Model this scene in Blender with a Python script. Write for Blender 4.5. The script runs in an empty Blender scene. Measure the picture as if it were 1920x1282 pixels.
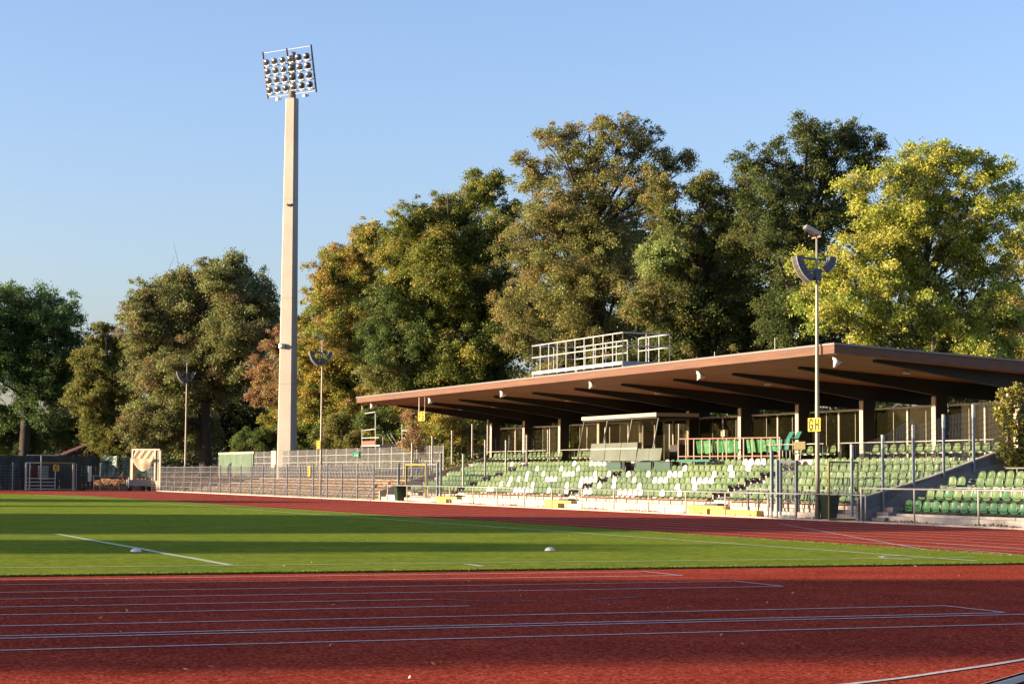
import bpy, math, random
import numpy as np
from mathutils import Vector, Matrix
C = bpy.context.scene.collection
PI = math.pi
SC = bpy.context.scene

# ------------------------------------------------------------------ camera
F, PITCH, ROLL, YAW, EYE = 3711.4, 0.0679006, 0.00699913, 0.38604, 1.425   # focal length in photo pixels
def ray(px, py):
    u = (px-960)/F; v = -(py-641)/F
    c, s = math.cos(ROLL), math.sin(ROLL); u, v = c*u-s*v, s*u+c*v
    f = math.cos(PITCH)-v*math.sin(PITCH); z = math.sin(PITCH)+v*math.cos(PITCH)
    return np.array([u*math.cos(YAW)+f*math.sin(YAW), -u*math.sin(YAW)+f*math.cos(YAW), z])
def onX(px, py, X): r = ray(px, py); t = X/r[0]; return (X, r[1]*t, EYE+r[2]*t)
def onY(px, py, Y): r = ray(px, py); t = Y/r[1]; return (r[0]*t, Y, EYE+r[2]*t)
def onD(px, py, D):
    r = ray(px, py); t = D/(r[0]*math.sin(YAW)+r[1]*math.cos(YAW)); return (r[0]*t, r[1]*t, EYE+r[2]*t)
cam = bpy.data.cameras.new('camera'); co = bpy.data.objects.new('camera', cam); C.objects.link(co)
cam.sensor_width = 36; cam.lens = F/1920*36; cam.clip_start = .1; cam.clip_end = 3000
fw = Vector((math.sin(YAW)*math.cos(PITCH), math.cos(YAW)*math.cos(PITCH), math.sin(PITCH)))
rt = Vector((math.cos(YAW), -math.sin(YAW), 0)); up = rt.cross(fw)
c_, s_ = math.cos(ROLL), math.sin(ROLL)
rt2 = c_*rt + s_*up; up2 = -s_*rt + c_*up
M = Matrix((( rt2.x, up2.x, -fw.x, 0), (rt2.y, up2.y, -fw.y, 0), (rt2.z, up2.z, -fw.z, EYE), (0, 0, 0, 1)))
co.matrix_world = M; SC.camera = co
# ------------------------------------------------------------------ light
SUN_EL, SUN_AZ = math.radians(10.3), math.atan2(-.977, .21)
w = bpy.data.worlds.new('World'); SC.world = w; w.use_nodes = True
nt = w.node_tree; bg = nt.nodes['Background']
sky = nt.nodes.new('ShaderNodeTexSky'); sky.sky_type = 'NISHITA'; sky.sun_disc = False
sky.sun_elevation = SUN_EL; sky.sun_rotation = SUN_AZ; sky.altitude = 50; sky.air_density = 1.0; sky.dust_density = 2.0; sky.ozone_density = 2.5
tint = nt.nodes.new('ShaderNodeMix'); tint.data_type = 'RGBA'; tint.blend_type = 'MULTIPLY'; tint.inputs[0].default_value = 1; tint.inputs[7].default_value = (1.10, 1.02, 1.16, 1)
nt.links.new(sky.outputs[0], tint.inputs[6]); nt.links.new(tint.outputs[2], bg.inputs[0]); bg.inputs[1].default_value = 0.095
sl = bpy.data.lights.new('sun', 'SUN'); so = bpy.data.objects.new('sun', sl); C.objects.link(so)
sl.energy = 5.0; sl.angle = math.radians(.5); sl.color = (1, .80, .56)
sv = Vector((math.sin(SUN_AZ)*math.cos(SUN_EL), math.cos(SUN_AZ)*math.cos(SUN_EL), math.sin(SUN_EL)))
so.rotation_euler = sv.to_track_quat('Z', 'Y').to_euler()
SC.view_settings.view_transform = 'Standard'; SC.view_settings.look = 'None'
SC.view_settings.exposure = 1.65; SC.view_settings.gamma = 1
SC.render.engine = 'CYCLES'
TAN = math.tan(SUN_EL); SDIR = np.array([.977, -.21]); SN = np.array([.21, .977])

# ------------------------------------------------------------------ materials
MATS = {}
def mat(name, col=(.5, .5, .5), rough=.7, metal=0, noise=None, bump=None, spec=.5, alpha=1, col2=None, stretch=None, coat=0):
    """noise=(scale, amount) mixes col with col2 (or darker col); bump=(scale, strength, distance)"""
    m = bpy.data.materials.new(name); m.use_nodes = True; n = m.node_tree.nodes; l = m.node_tree.links
    b = n['Principled BSDF']; b.inputs['Base Color'].default_value = (*col, 1); b.inputs['Roughness'].default_value = rough
    b.inputs['Metallic'].default_value = metal; b.inputs['Specular IOR Level'].default_value = spec
    if coat: b.inputs['Coat Weight'].default_value = coat
    tc = n.new('ShaderNodeTexCoord'); src = tc.outputs['Object']
    if stretch:
        mp = n.new('ShaderNodeMapping'); mp.inputs['Scale'].default_value = stretch; l.new(src, mp.inputs[0]); src = mp.outputs[0]
    if noise:
        t = n.new('ShaderNodeTexNoise'); t.inputs['Scale'].default_value = noise[0]; t.inputs['Detail'].default_value = 6
        t.inputs['Roughness'].default_value = .65; l.new(src, t.inputs[0])
        r = n.new('ShaderNodeValToRGB'); r.color_ramp.elements[0].position = .35; r.color_ramp.elements[1].position = .65
        c2 = col2 or tuple(c*(1-noise[1]) for c in col)
        r.color_ramp.elements[0].color = (*c2, 1); r.color_ramp.elements[1].color = (*col, 1)
        l.new(t.outputs[0], r.inputs[0]); l.new(r.outputs[0], b.inputs['Base Color'])
    if bump:
        t2 = n.new('ShaderNodeTexNoise'); t2.inputs['Scale'].default_value = bump[0]; t2.inputs['Detail'].default_value = 4; l.new(src, t2.inputs[0])
        bp = n.new('ShaderNodeBump'); bp.inputs['Strength'].default_value = bump[1]; bp.inputs['Distance'].default_value = bump[2]
        l.new(t2.outputs[0], bp.inputs['Height']); l.new(bp.outputs[0], b.inputs['Normal'])
    MATS[name] = m; return m
def leafmat(name, rough=.55, trans=.42):
    m = bpy.data.materials.new(name); m.use_nodes = True; n = m.node_tree.nodes; l = m.node_tree.links
    for x in list(n): n.remove(x)
    o = n.new('ShaderNodeOutputMaterial'); a = n.new('ShaderNodeVertexColor'); a.layer_name = 'leafcol'
    d = n.new('ShaderNodeBsdfPrincipled'); d.inputs['Roughness'].default_value = rough; d.inputs['Specular IOR Level'].default_value = .25
    t = n.new('ShaderNodeBsdfTranslucent'); mx = n.new('ShaderNodeMixShader'); mx.inputs[0].default_value = trans
    l.new(a.outputs[0], d.inputs['Base Color']); l.new(a.outputs[0], t.inputs[0]); l.new(d.outputs[0], mx.inputs[1]); l.new(t.outputs[0], mx.inputs[2])
    l.new(mx.outputs[0], o.inputs[0]); MATS[name] = m; return m
LEAF = leafmat('leaf')
mat('bark', (.045, .033, .022), .9, noise=(3, .5), bump=(12, .6, .03))
mat('bark_grey', (.10, .085, .06), .9, noise=(3, .5), bump=(12, .6, .03))
mat('concrete', (.42, .38, .33), .85, noise=(1.7, .35), bump=(25, .3, .01))
mat('concrete_light', (.42, .36, .30), .8, noise=(1.2, .25), bump=(25, .3, .01))
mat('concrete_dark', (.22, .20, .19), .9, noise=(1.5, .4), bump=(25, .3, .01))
mat('concrete_mast', (.34, .31, .26), .8, noise=(.6, .14), bump=(30, .2, .004))
mat('paving', (.17, .115, .075), .9, noise=(2.2, .5), bump=(20, .4, .02), col2=(.11, .07, .04))
mat('yellow_concrete', (.50, .33, .07), .7, noise=(3, .2))
mat('galvanised', (.27, .27, .265), .5, metal=.3, noise=(9, .2))
mat('galv_white', (.48, .47, .43), .45, metal=.25, noise=(9, .12))
mat('steel_dark', (.085, .095, .11), .5, metal=.4)
mat('steel_blue', (.19, .215, .25), .5, metal=.3, noise=(7, .2))
mat('cream_paint', (.42, .37, .28), .5, noise=(5, .12))
mat('white_paint', (.62, .60, .56), .45)
mat('yellow_paint', (.26, .20, .04), .5, noise=(6, .3))
mat('sign_yellow', (.60, .36, .02), .5)
mat('sign_green', (.01, .10, .06), .4)
mat('black', (.015, .015, .017), .5)
mat('white_seat', (.42, .395, .36), .38, noise=(3, .06))
mat('wood_fascia', (.15, .062, .028), .6, noise=(2.5, .45), bump=(30, .2, .004), stretch=(1, .15, 8))
mat('roof_top', (.26, .25, .23), .8, noise=(1.5, .3))
mat('zinc_edge', (.19, .18, .165), .5, metal=.3)
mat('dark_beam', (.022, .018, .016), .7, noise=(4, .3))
mat('column_shaded', (.016, .013, .011), .6)  # near black: the shade on the column sides is put into the colour
mat('column_light', (.42, .35, .26), .6)  # pale beige; on the columns it paints their sunlit face
mat('tarp_shaded', (.010, .030, .026), .5, noise=(1.5, .5), bump=(2.2, .8, .12))  # green tarpaulin with the shade it hangs in put into the colour
mat('tarp_sunlit', (.05, .10, .075), .4, noise=(1.5, .5), bump=(2.0, 1, .2))  # same tarpaulin made paler, sunlight put into the colour
mat('tarp_bright', (.02, .17, .04), .45, noise=(4, .25), bump=(5, .5, .05))
mat('teal_plastic', (.03, .13, .10), .4)
mat('privacy_green', (.085, .135, .08), .7, noise=(.8, .3))
mat('dark_board', (.05, .04, .035), .85, noise=(3, .5), stretch=(6, 6, 1))
mat('box_green', (.035, .075, .055), .5, noise=(5, .2))
mat('frosted', (.125, .14, .10), .35, noise=(1.5, .25))
mat('net_cream', (.48, .35, .23), .85, noise=(3, .25), bump=(8, .5, .03))
mat('bin_green', (.008, .028, .012), .42)
mat('rust_pipe', (.28, .15, .11), .6, noise=(8, .3))
mat('red_board', (.45, .07, .05), .6)
mat('roof_red', (.10, .025, .02), .8, noise=(3, .3))
mat('pole_paint', (.30, .26, .20), .5, metal=.1, noise=(5, .15))
mat('rubber', (.02, .02, .02), .8)
mat('speaker_grille', (.055, .05, .045), .7)
mat('speaker_box', (.075, .085, .10), .5)
mat('line_white', (.62, .56, .53), .9, noise=(22, .45), spec=0)
mat('line_grass', (.55, .60, .40), .9, noise=(25, .5), spec=0)
mat('tile_brown', (.35, .16, .08), .95, noise=(3.5, .6), bump=(14, .8, .05), col2=(.14, .08, .03))

def glass(name, tint, refl=.12, rough=.05):
    m = bpy.data.materials.new(name); m.use_nodes = True; n = m.node_tree.nodes; l = m.node_tree.links
    for x in list(n): n.remove(x)
    o = n.new('ShaderNodeOutputMaterial'); t = n.new('ShaderNodeBsdfTransparent'); t.inputs[0].default_value = (*tint, 1)
    g = n.new('ShaderNodeBsdfGlossy'); g.inputs['Roughness'].default_value = rough; g.inputs[0].default_value = (.8, .8, .75, 1)
    mx = n.new('ShaderNodeMixShader'); fr = n.new('ShaderNodeFresnel'); fr.inputs[0].default_value = 1.45
    ad = n.new('ShaderNodeMath'); ad.operation = 'MULTIPLY'; ad.inputs[1].default_value = refl*8; l.new(fr.outputs[0], ad.inputs[0]); ad.use_clamp = True
    d = n.new('ShaderNodeBsdfDiffuse'); d.inputs[0].default_value = (.045, .04, .022, 1)
    m2 = n.new('ShaderNodeMixShader'); m2.inputs[0].default_value = .10
    l.new(t.outputs[0], m2.inputs[1]); l.new(d.outputs[0], m2.inputs[2])
    l.new(ad.outputs[0], mx.inputs[0]); l.new(m2.outputs[0], mx.inputs[1]); l.new(g.outputs[0], mx.inputs[2]); l.new(mx.outputs[0], o.inputs[0])
    MATS[name] = m
glass('glass_wall', (.52, .48, .33), .05)
def jointed(name):
    m = MATS[name]; n = m.node_tree.nodes; l = m.node_tree.links; b = n['Principled BSDF']; src = b.inputs['Base Color'].links[0].from_socket
    gm = n.new('ShaderNodeNewGeometry'); sp = n.new('ShaderNodeSeparateXYZ'); l.new(gm.outputs['Position'], sp.inputs[0])
    mo = n.new('ShaderNodeMath'); mo.operation = 'PINGPONG'; mo.inputs[1].default_value = 1.0; l.new(sp.outputs[1], mo.inputs[0])
    lt = n.new('ShaderNodeMath'); lt.operation = 'LESS_THAN'; lt.inputs[1].default_value = .016; l.new(mo.outputs[0], lt.inputs[0])
    mx = n.new('ShaderNodeMix'); mx.data_type = 'RGBA'; mx.inputs[7].default_value = (.09, .07, .05, 1); l.new(lt.outputs[0], mx.inputs[0]); l.new(src, mx.inputs[6]); l.new(mx.outputs[2], b.inputs['Base Color'])
jointed('concrete_light'); jointed('wood_fascia')
glass('glass_clear', (.75, .74, .66), .10)
def seatmat():
    m = bpy.data.materials.new('green_seat'); m.use_nodes = True; n = m.node_tree.nodes; l = m.node_tree.links; b = n['Principled BSDF']
    oi = n.new('ShaderNodeTexCoord'); wn = n.new('ShaderNodeTexNoise'); wn.inputs['Scale'].default_value = .35
    ob = n.new('ShaderNodeNewGeometry'); l.new(ob.outputs['Position'], wn.inputs[0])
    w2 = n.new('ShaderNodeTexNoise'); w2.inputs['Scale'].default_value = 1.9; l.new(ob.outputs['Position'], w2.inputs[0])
    ad = n.new('ShaderNodeMix'); ad.inputs[0].default_value = .5; l.new(wn.outputs[0], ad.inputs[2]); l.new(w2.outputs[0], ad.inputs[3])
    r = n.new('ShaderNodeValToRGB'); r.color_ramp.elements[0].position = .38; r.color_ramp.elements[1].position = .60
    r.color_ramp.elements[0].color = (.050, .090, .030, 1); r.color_ramp.elements[1].color = (.105, .150, .054, 1)
    l.new(ad.outputs[0], r.inputs[0]); l.new(r.outputs[0], b.inputs['Base Color']); b.inputs['Roughness'].default_value = .38
    MATS['green_seat'] = m
seatmat()
mat('dark_green_seat', (.02, .085, .03), .35, noise=(.6, .3), col2=(.05, .12, .04))  # darker green shell for the open block's front row and a few behind
def trackmat():
    m = bpy.data.materials.new('tartan'); m.use_nodes = True; n = m.node_tree.nodes; l = m.node_tree.links; b = n['Principled BSDF']
    g = n.new('ShaderNodeNewGeometry')
    a = n.new('ShaderNodeTexNoise'); a.inputs['Scale'].default_value = 45; a.inputs['Detail'].default_value = 3; a.inputs['Roughness'].default_value = .8
    c = n.new('ShaderNodeTexNoise'); c.inputs['Scale'].default_value = .45; c.inputs['Detail'].default_value = 8; c.inputs['Roughness'].default_value = .7
    for t in (a, c): l.new(g.outputs['Position'], t.inputs[0])
    r = n.new('ShaderNodeValToRGB'); e = r.color_ramp.elements; e[0].position = .30; e[0].color = (.165, .019, .012, 1); e[1].position = .62; e[1].color = (.47, .088, .048, 1)
    x = r.color_ramp.elements.new(.74); x.color = (.60, .19, .13, 1)
    l.new(a.outputs[0], r.inputs[0])
    a2 = n.new('ShaderNodeTexVoronoi'); a2.inputs['Scale'].default_value = 38; l.new(g.outputs['Position'], a2.inputs[0])
    am = n.new('ShaderNodeMix'); am.inputs[0].default_value = .45; l.new(a.outputs[0], am.inputs[2]); l.new(a2.outputs['Color'], am.inputs[3]); l.new(am.outputs[0], r.inputs[0])
    r2 = n.new('ShaderNodeValToRGB'); r2.color_ramp.elements[0].position = .3; r2.color_ramp.elements[0].color = (.66, .62, .68, 1); r2.color_ramp.elements[1].position = .7; r2.color_ramp.elements[1].color = (1, 1, 1, 1)
    l.new(c.outputs[0], r2.inputs[0])
    mx = n.new('ShaderNodeMix'); mx.data_type = 'RGBA'; mx.blend_type = 'MULTIPLY'; mx.inputs[0].default_value = 1
    l.new(r.outputs[0], mx.inputs[6]); l.new(r2.outputs[0], mx.inputs[7]); l.new(mx.outputs[2], b.inputs['Base Color'])
    b.inputs['Roughness'].default_value = .9; b.inputs['Specular IOR Level'].default_value = 0
    bp = n.new('ShaderNodeBump'); bp.inputs['Strength'].default_value = 1; bp.inputs['Distance'].default_value = .03
    l.new(a.outputs[0], bp.inputs['Height']); l.new(bp.outputs[0], b.inputs['Normal']); MATS['tartan'] = m
trackmat()
def grassmat():
    m = bpy.data.materials.new('turf'); m.use_nodes = True; n = m.node_tree.nodes; l = m.node_tree.links; b = n['Principled BSDF']
    g = n.new('ShaderNodeNewGeometry')
    a = n.new('ShaderNodeTexNoise'); a.inputs['Scale'].default_value = 22; a.inputs['Detail'].default_value = 6; a.inputs['Roughness'].default_value = .85
    c = n.new('ShaderNodeTexNoise'); c.inputs['Scale'].default_value = .5; c.inputs['Detail'].default_value = 7; c.inputs['Roughness'].default_value = .7
    for t in (a, c): l.new(g.outputs['Position'], t.inputs[0])
    r = n.new('ShaderNodeValToRGB'); e = r.color_ramp.elements; e[0].position = .32; e[0].color = (.045, .080, .010, 1); e[1].position = .64; e[1].color = (.31, .36, .052, 1)
    a3 = n.new('ShaderNodeTexNoise'); a3.inputs['Scale'].default_value = 4.5; a3.inputs['Detail'].default_value = 5; a3.inputs['Roughness'].default_value = .75; l.new(g.outputs['Position'], a3.inputs[0])
    am = n.new('ShaderNodeMix'); am.inputs[0].default_value = .5; l.new(a.outputs[0], am.inputs[2]); l.new(a3.outputs[0], am.inputs[3]); l.new(am.outputs[0], r.inputs[0])
    r2 = n.new('ShaderNodeValToRGB'); r2.color_ramp.elements[0].position = .35; r2.color_ramp.elements[0].color = (.68, .84, .80, 1); r2.color_ramp.elements[1].position = .68; r2.color_ramp.elements[1].color = (1.12, 1.04, 1, 1)
    l.new(c.outputs[0], r2.inputs[0])
    mx = n.new('ShaderNodeMix'); mx.data_type = 'RGBA'; mx.blend_type = 'MULTIPLY'; mx.inputs[0].default_value = 1
    l.new(r.outputs[0], mx.inputs[6]); l.new(r2.outputs[0], mx.inputs[7]); l.new(mx.outputs[2], b.inputs['Base Color'])
    b.inputs['Roughness'].default_value = .9; b.inputs['Specular IOR Level'].default_value = 0
    bp = n.new('ShaderNodeBump'); bp.inputs['Strength'].default_value = 1; bp.inputs['Distance'].default_value = .05
    l.new(a.outputs[0], bp.inputs['Height']); l.new(bp.outputs[0], b.inputs['Normal']); MATS['turf'] = m
grassmat()
def soffitmat():
    m = bpy.data.materials.new('soffit'); m.use_nodes = True; n = m.node_tree.nodes; l = m.node_tree.links; b = n['Principled BSDF']
    g = n.new('ShaderNodeNewGeometry'); mp = n.new('ShaderNodeMapping'); mp.inputs['Scale'].default_value = (.3, 7, 1); l.new(g.outputs['Position'], mp.inputs[0])
    t = n.new('ShaderNodeTexNoise'); t.inputs['Scale'].default_value = 1.2; l.new(mp.outputs[0], t.inputs[0])
    r = n.new('ShaderNodeValToRGB'); r.color_ramp.elements[0].position = .3; r.color_ramp.elements[1].position = .7
    r.color_ramp.elements[0].color = (.21, .066, .010, 1); r.color_ramp.elements[1].color = (.38, .13, .026, 1); l.new(t.outputs[0], r.inputs[0])
    l.new(r.outputs[0], b.inputs['Base Color']); b.inputs['Roughness'].default_value = .6; MATS['soffit'] = m
soffitmat()

# ------------------------------------------------------------------ mesh helpers
class MB:
    def __init__(s): s.v = []; s.f = []; s.n = 0
    def add(s, vs, fs):
        s.v.extend([tuple(map(float, p)) for p in vs]); s.f.extend([tuple(i+s.n for i in f) for f in fs]); s.n += len(vs); return s
    def box(s, x0, x1, y0, y1, z0, z1):
        v = [(x, y, z) for z in (z0, z1) for y in (y0, y1) for x in (x0, x1)]
        return s.add(v, [(0, 2, 3, 1), (4, 5, 7, 6), (0, 1, 5, 4), (2, 6, 7, 3), (0, 4, 6, 2), (1, 3, 7, 5)])
    def bar(s, p, q, a, b=None, up=(0, 0, 1)):
        b = b or a; p = Vector(p); q = Vector(q); d = (q-p).normalized(); u = Vector(up)
        if abs(d.dot(u)) > .98: u = Vector((1, 0, 0))
        r = d.cross(u).normalized(); u = r.cross(d)
        v = [P + r*i*a/2 + u*j*b/2 for P in (p, q) for i, j in ((-1, -1), (1, -1), (1, 1), (-1, 1))]
        return s.add(v, [(0, 1, 2, 3), (7, 6, 5, 4), (0, 4, 5, 1), (1, 5, 6, 2), (2, 6, 7, 3), (3, 7, 4, 0)])
    def tube(s, pts, rs, n=8, cap=True):
        pts = [Vector(p) for p in pts]; rs = rs if hasattr(rs, '__len__') else [rs]*len(pts)
        vs = []; fs = []
        for i, P in enumerate(pts):
            d = (pts[min(i+1, len(pts)-1)]-pts[max(i-1, 0)]).normalized()
            u = Vector((0, 0, 1)) if abs(d.z) < .9 else Vector((1, 0, 0))
            a = d.cross(u).normalized(); b = d.cross(a)
            for k in range(n):
                t = 2*PI*k/n; vs.append(P + (a*math.cos(t)+b*math.sin(t))*rs[i])
        for i in range(len(pts)-1):
            for k in range(n): fs.append((i*n+k, i*n+(k+1) % n, (i+1)*n+(k+1) % n, (i+1)*n+k))
        if cap: fs.append(tuple(range(n))[::-1]); fs.append(tuple((len(pts)-1)*n+k for k in range(n)))
        return s.add(vs, fs)
    def prism(s, poly, ax, a0, a1):
        """poly of 2D points extruded along axis ax (0,1,2) from a0 to a1"""
        n = len(poly)
        def mk(p, a): l = list(p); l.insert(ax, a); return l
        v = [mk(p, a0) for p in poly]+[mk(p, a1) for p in poly]
        return s.add(v, [tuple(range(n)), tuple(range(2*n-1, n-1, -1))]+[(i, n+i, n+(i+1) % n, (i+1) % n) for i in range(n)])
    def lathe(s, c, prof, n=16):
        vs = [(c[0]+r*math.cos(2*PI*k/n), c[1]+r*math.sin(2*PI*k/n), c[2]+z) for r, z in prof for k in range(n)]
        fs = [(i*n+k, i*n+(k+1) % n, (i+1)*n+(k+1) % n, (i+1)*n+k) for i in range(len(prof)-1) for k in range(n)]
        return s.add(vs, fs+[tuple(range(n))[::-1], tuple((len(prof)-1)*n+k for k in range(n))])
    def build(s, name, m, parent=None, smooth=False, loc=None):
        me = bpy.data.meshes.new(name); me.from_pydata(s.v, [], s.f); me.validate()
        me.materials.append(MATS[m] if isinstance(m, str) else m); me.update()
        o = bpy.data.objects.new(name, me); C.objects.link(o)
        if smooth: me.polygons.foreach_set('use_smooth', [True]*len(me.polygons))
        if parent: 
            o.parent = parent; o.matrix_parent_inverse = Matrix.Translation(-parent.location) if parent.type == 'EMPTY' and 'wp' in parent else Matrix()
        if loc: o.location = loc
        return o
def tag(o, label=None, cat=None, group=None, kind=None):
    if label: o['label'] = label
    if cat: o['category'] = cat
    if group: o['group'] = group
    if kind: o['kind'] = kind
    return o
def thing(name, label, cat, loc=(0, 0, 0), group=None, rotz=0, local=False):
    """Empty at the thing's base; its parts are given in world coordinates unless local"""
    o = bpy.data.objects.new(name, None); C.objects.link(o); o.location = loc; o.rotation_euler = (0, 0, rotz); o.empty_display_size = .3
    if not local: o['wp'] = 1
    return tag(o, label, cat, group)
def copy_thing(o, loc=None, label=None):
    c = o.copy(); C.objects.link(c)
    def rec(a, b):
        for ch in a.children:
            d = ch.copy(); C.objects.link(d); d.parent = b; rec(ch, d)
    rec(o, c)
    if loc: c.location = loc
    if label: c['label'] = label
    return c
def structure(mb, name, m): return tag(mb.build(name, m), kind='structure')

# ------------------------------------------------------------------ ground, track, pitch
g = MB(); g.add([(-700, -300, -.03), (700, -300, -.03), (700, 1500, -.03), (-700, 1500, -.03)], [(0, 1, 2, 3)])
mat('soil', (.10, .085, .045), .95, noise=(.8, .5)); structure(g, 'ground', 'soil')
g = MB(); g.add([(-75, -45, 0), (35.25, -45, 0), (35.25, 172, 0), (-75, 172, 0)], [(0, 1, 2, 3)]); structure(g, 'running_track', 'tartan')
# pitch: straight near edge at y=28, right edge x=22.6, far end following the bend
poly = [(-49.5, 28), (22.65, 28), (22.7, 124.8)]
for k in range(1, 40):
    t = PI*k/40; poly.append((-13.5+36.2*math.cos(t), 124.8+36.2*math.sin(t)*.78))
poly += [(-49.7, 124.8)]
g = MB(); n_ = len(poly); g.add([(x, y, .024) for x, y in poly]+[(x, y, 0) for x, y in poly], [tuple(range(n_))]+[(i, n_+i, n_+(i+1) % n_, (i+1) % n_) for i in range(n_)])
structure(g, 'pitch', 'turf')
def line_strip(mb, pts, w, z):
    pts = [Vector((x, y)) for x, y in pts]; vs = []
    for i, p in enumerate(pts):
        d = (pts[min(i+1, len(pts)-1)]-pts[max(i-1, 0)]).normalized(); n2 = Vector((-d.y, d.x))*w/2
        vs += [(p.x+n2.x, p.y+n2.y, z), (p.x-n2.x, p.y-n2.y, z)]
    mb.add(vs, [(2*i, 2*i+1, 2*i+3, 2*i+2) for i in range(len(pts)-1)])
def jit(a, b, n, amp, seed):
    r = random.Random(seed); return [(a[0]+(b[0]-a[0])*i/n+r.uniform(-amp, amp), a[1]+(b[1]-a[1])*i/n+r.uniform(-amp, amp)) for i in range(n+1)]
# painted pitch lines
g = MB(); zl = .029
line_strip(g, jit((20.5, 28.9), (20.5, 135), 30, .01, 1), .13, zl); line_strip(g, jit((-47.5, 30.15), (21.3, 30.15), 30, .02, 2), .09, zl+.002)
line_strip(g, jit((7.6, 30.2), (7.6, 46.65), 12, .02, 3), .15, zl+.004); line_strip(g, jit((7.6, 46.65), (-32.7, 46.65), 12, .02, 4), .12, zl+.001)
line_strip(g, jit((11.3, 29.7), (11.3, 28.9), 3, .02, 5), .12, zl+.003)
line_strip(g, [(20.5+math.cos(t)*1.0, 30.15+math.sin(t)*1.0) for t in np.linspace(PI/2, PI, 8)], .1, zl+.005)
line_strip(g, [(19.3, 30.1), (19.6, 29.6)], .12, zl+.003)
structure(g, 'pitch_lines', 'line_grass')
# lane lines: far straight, bend, and the markings in the near half-circle
g = MB(); zt = .005; CX, CY = -13.5, 40.4
for k in range(9):
    X = 23.0+1.36*k
    line_strip(g, [(X, 5), (X, 60), (X, 120), (X, 168)], .065, zt)
    R = X-CX
    if k < 3 or k > 3: line_strip(g, [(CX+R*math.cos(t), CY-R*math.sin(t)) for t in np.linspace(0, 1.45, 60)], .06 if k else .075, zt+.003)
pp = [ray(*q) for q in ((1600, 1281.7), (1690, 1271.5), (1773, 1259.1), (1850, 1248), (1920, 1236.5))]; pp = [(-r[0]*EYE/r[2], -r[1]*EYE/r[2]) for r in pp]
pp = [(pp[0][0]-(pp[1][0]-pp[0][0])*k, pp[0][1]-(pp[1][1]-pp[0][1])*k*.8) for k in (6, 3, 1.5)]+pp+[(pp[-1][0]+(pp[-1][0]-pp[-2][0])*k, pp[-1][1]+(pp[-1][1]-pp[-2][1])*k*1.15) for k in (1.5, 4, 8)]
line_strip(g, pp, .065, zt+.001)
L1 = 3.4
for y, xa, xb in ((27.2, -25, 13.22), (26.0, -25, 13.2), (24.35, -25, 13.2), (23.05, -25, 13.25), (21.7, -25, 7.85), (20.5, -25, 7.85), (19.02, -25, 13.0), (17.86, -25, 12.98), (17.60, -25, 13.35), (16.42, -25, 16)):
    line_strip(g, jit((xa, y), (xb, y), 16, .006, int(y*10)), .062, zt+.002)
for x, a, b in ((13.24, 27.2, 25.9), (13.24, 24.4, 23.0), (13.0, 19.04, 17.84)): line_strip(g, [(x, a), (x, b)], .055, zt+.006)
line_strip(g, [(13.35, 17.6), (13.5, 17.1)], .05, zt+.006)
for k in range(14):   # staggered start marks across the far straight
    line_strip(g, [(24.2+.9*(k % 9), 147+1.3*k), (25.0+.9*(k % 9), 147.1+1.3*k)], .12, zt+.007)
line_strip(g, [(22.7, 33.5), (31.5, 55.0)], .05, zt+.008)
structure(g, 'track_lines', 'line_white')
g = MB(); R = 36.22; pts = [(CX+R*math.cos(t), CY-R*math.sin(t)) for t in np.linspace(.60, 2.3, 90)]
for w_, z0 in ((.06, .05),):
    line_strip(g, pts, w_, z0)
v0 = len(g.v)
for i in range(len(pts)-1):
    a = Vector((*pts[i], .027)); b = Vector((*pts[i+1], .027)); g.bar(a, b, .05, .046)
structure(g, 'inner_kerb', 'white_paint')
g = MB(); g.box(35.25, 35.42, 20, 108, -.02, .05); g.box(35.25, 35.42, 108.1, 172, -.02, .06); structure(g, 'outer_kerb', 'concrete_light')
# drain slots in the half circle
g = MB(); p = onX
for (x0, x1, y0, y1) in ((7.95, 8.35, 21.75, 21.2), (8.35, 8.9, 21.2, 21.12), (9.55, 10.4, 21.2, 21.5)):
    line_strip(g, [(x0, y0), ((x0+x1)/2, (y0+y1)/2-.04), (x1, y1)], .07, .0065)
structure(g, 'drain_slots', 'black')

rng = np.random.default_rng(7)
def cards(centers, size, cols, name, parent=None, m=None, up=.0, aspect=.6, rg=None):
    """many small leaf-shaped faces, one colour each"""
    rg = rg or rng; n = len(centers)
    nrm = rg.normal(size=(n, 3)); nrm[:, 2] += up; nrm /= np.linalg.norm(nrm, axis=1)[:, None]
    t = rg.normal(size=(n, 3)); a = np.cross(nrm, t); a /= np.linalg.norm(a, axis=1)[:, None]; b = np.cross(nrm, a)
    s = (size*(.6+.8*rg.random(n)))[:, None] if np.isscalar(size) else size[:, None]
    v = np.empty((n, 4, 3)); v[:, 0] = centers-a*s*.5; v[:, 1] = centers-b*s*.5*aspect+a*s*.1; v[:, 2] = centers+a*s*.5; v[:, 3] = centers+b*s*.5*aspect+a*s*.1
    me = bpy.data.meshes.new(name); me.vertices.add(4*n); me.vertices.foreach_set('co', v.reshape(-1)); me.loops.add(4*n); me.loops.foreach_set('vertex_index', np.arange(4*n, dtype=np.int32))
    me.polygons.add(n); me.polygons.foreach_set('loop_start', np.arange(0, 4*n, 4, dtype=np.int32)); me.polygons.foreach_set('loop_total', np.full(n, 4, dtype=np.int32))
    me.update(calc_edges=True); at = me.attributes.new('leafcol', 'FLOAT_COLOR', 'POINT')
    cc = np.ones((n, 4, 4)); cc[:, :, :3] = cols[:, None, :]; at.data.foreach_set('color', cc.reshape(-1))
    me.materials.append(m or LEAF); o = bpy.data.objects.new(name, me); C.objects.link(o)
    if parent: o.parent = parent; o.matrix_parent_inverse = Matrix.Translation(-parent.location)
    return o
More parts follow.
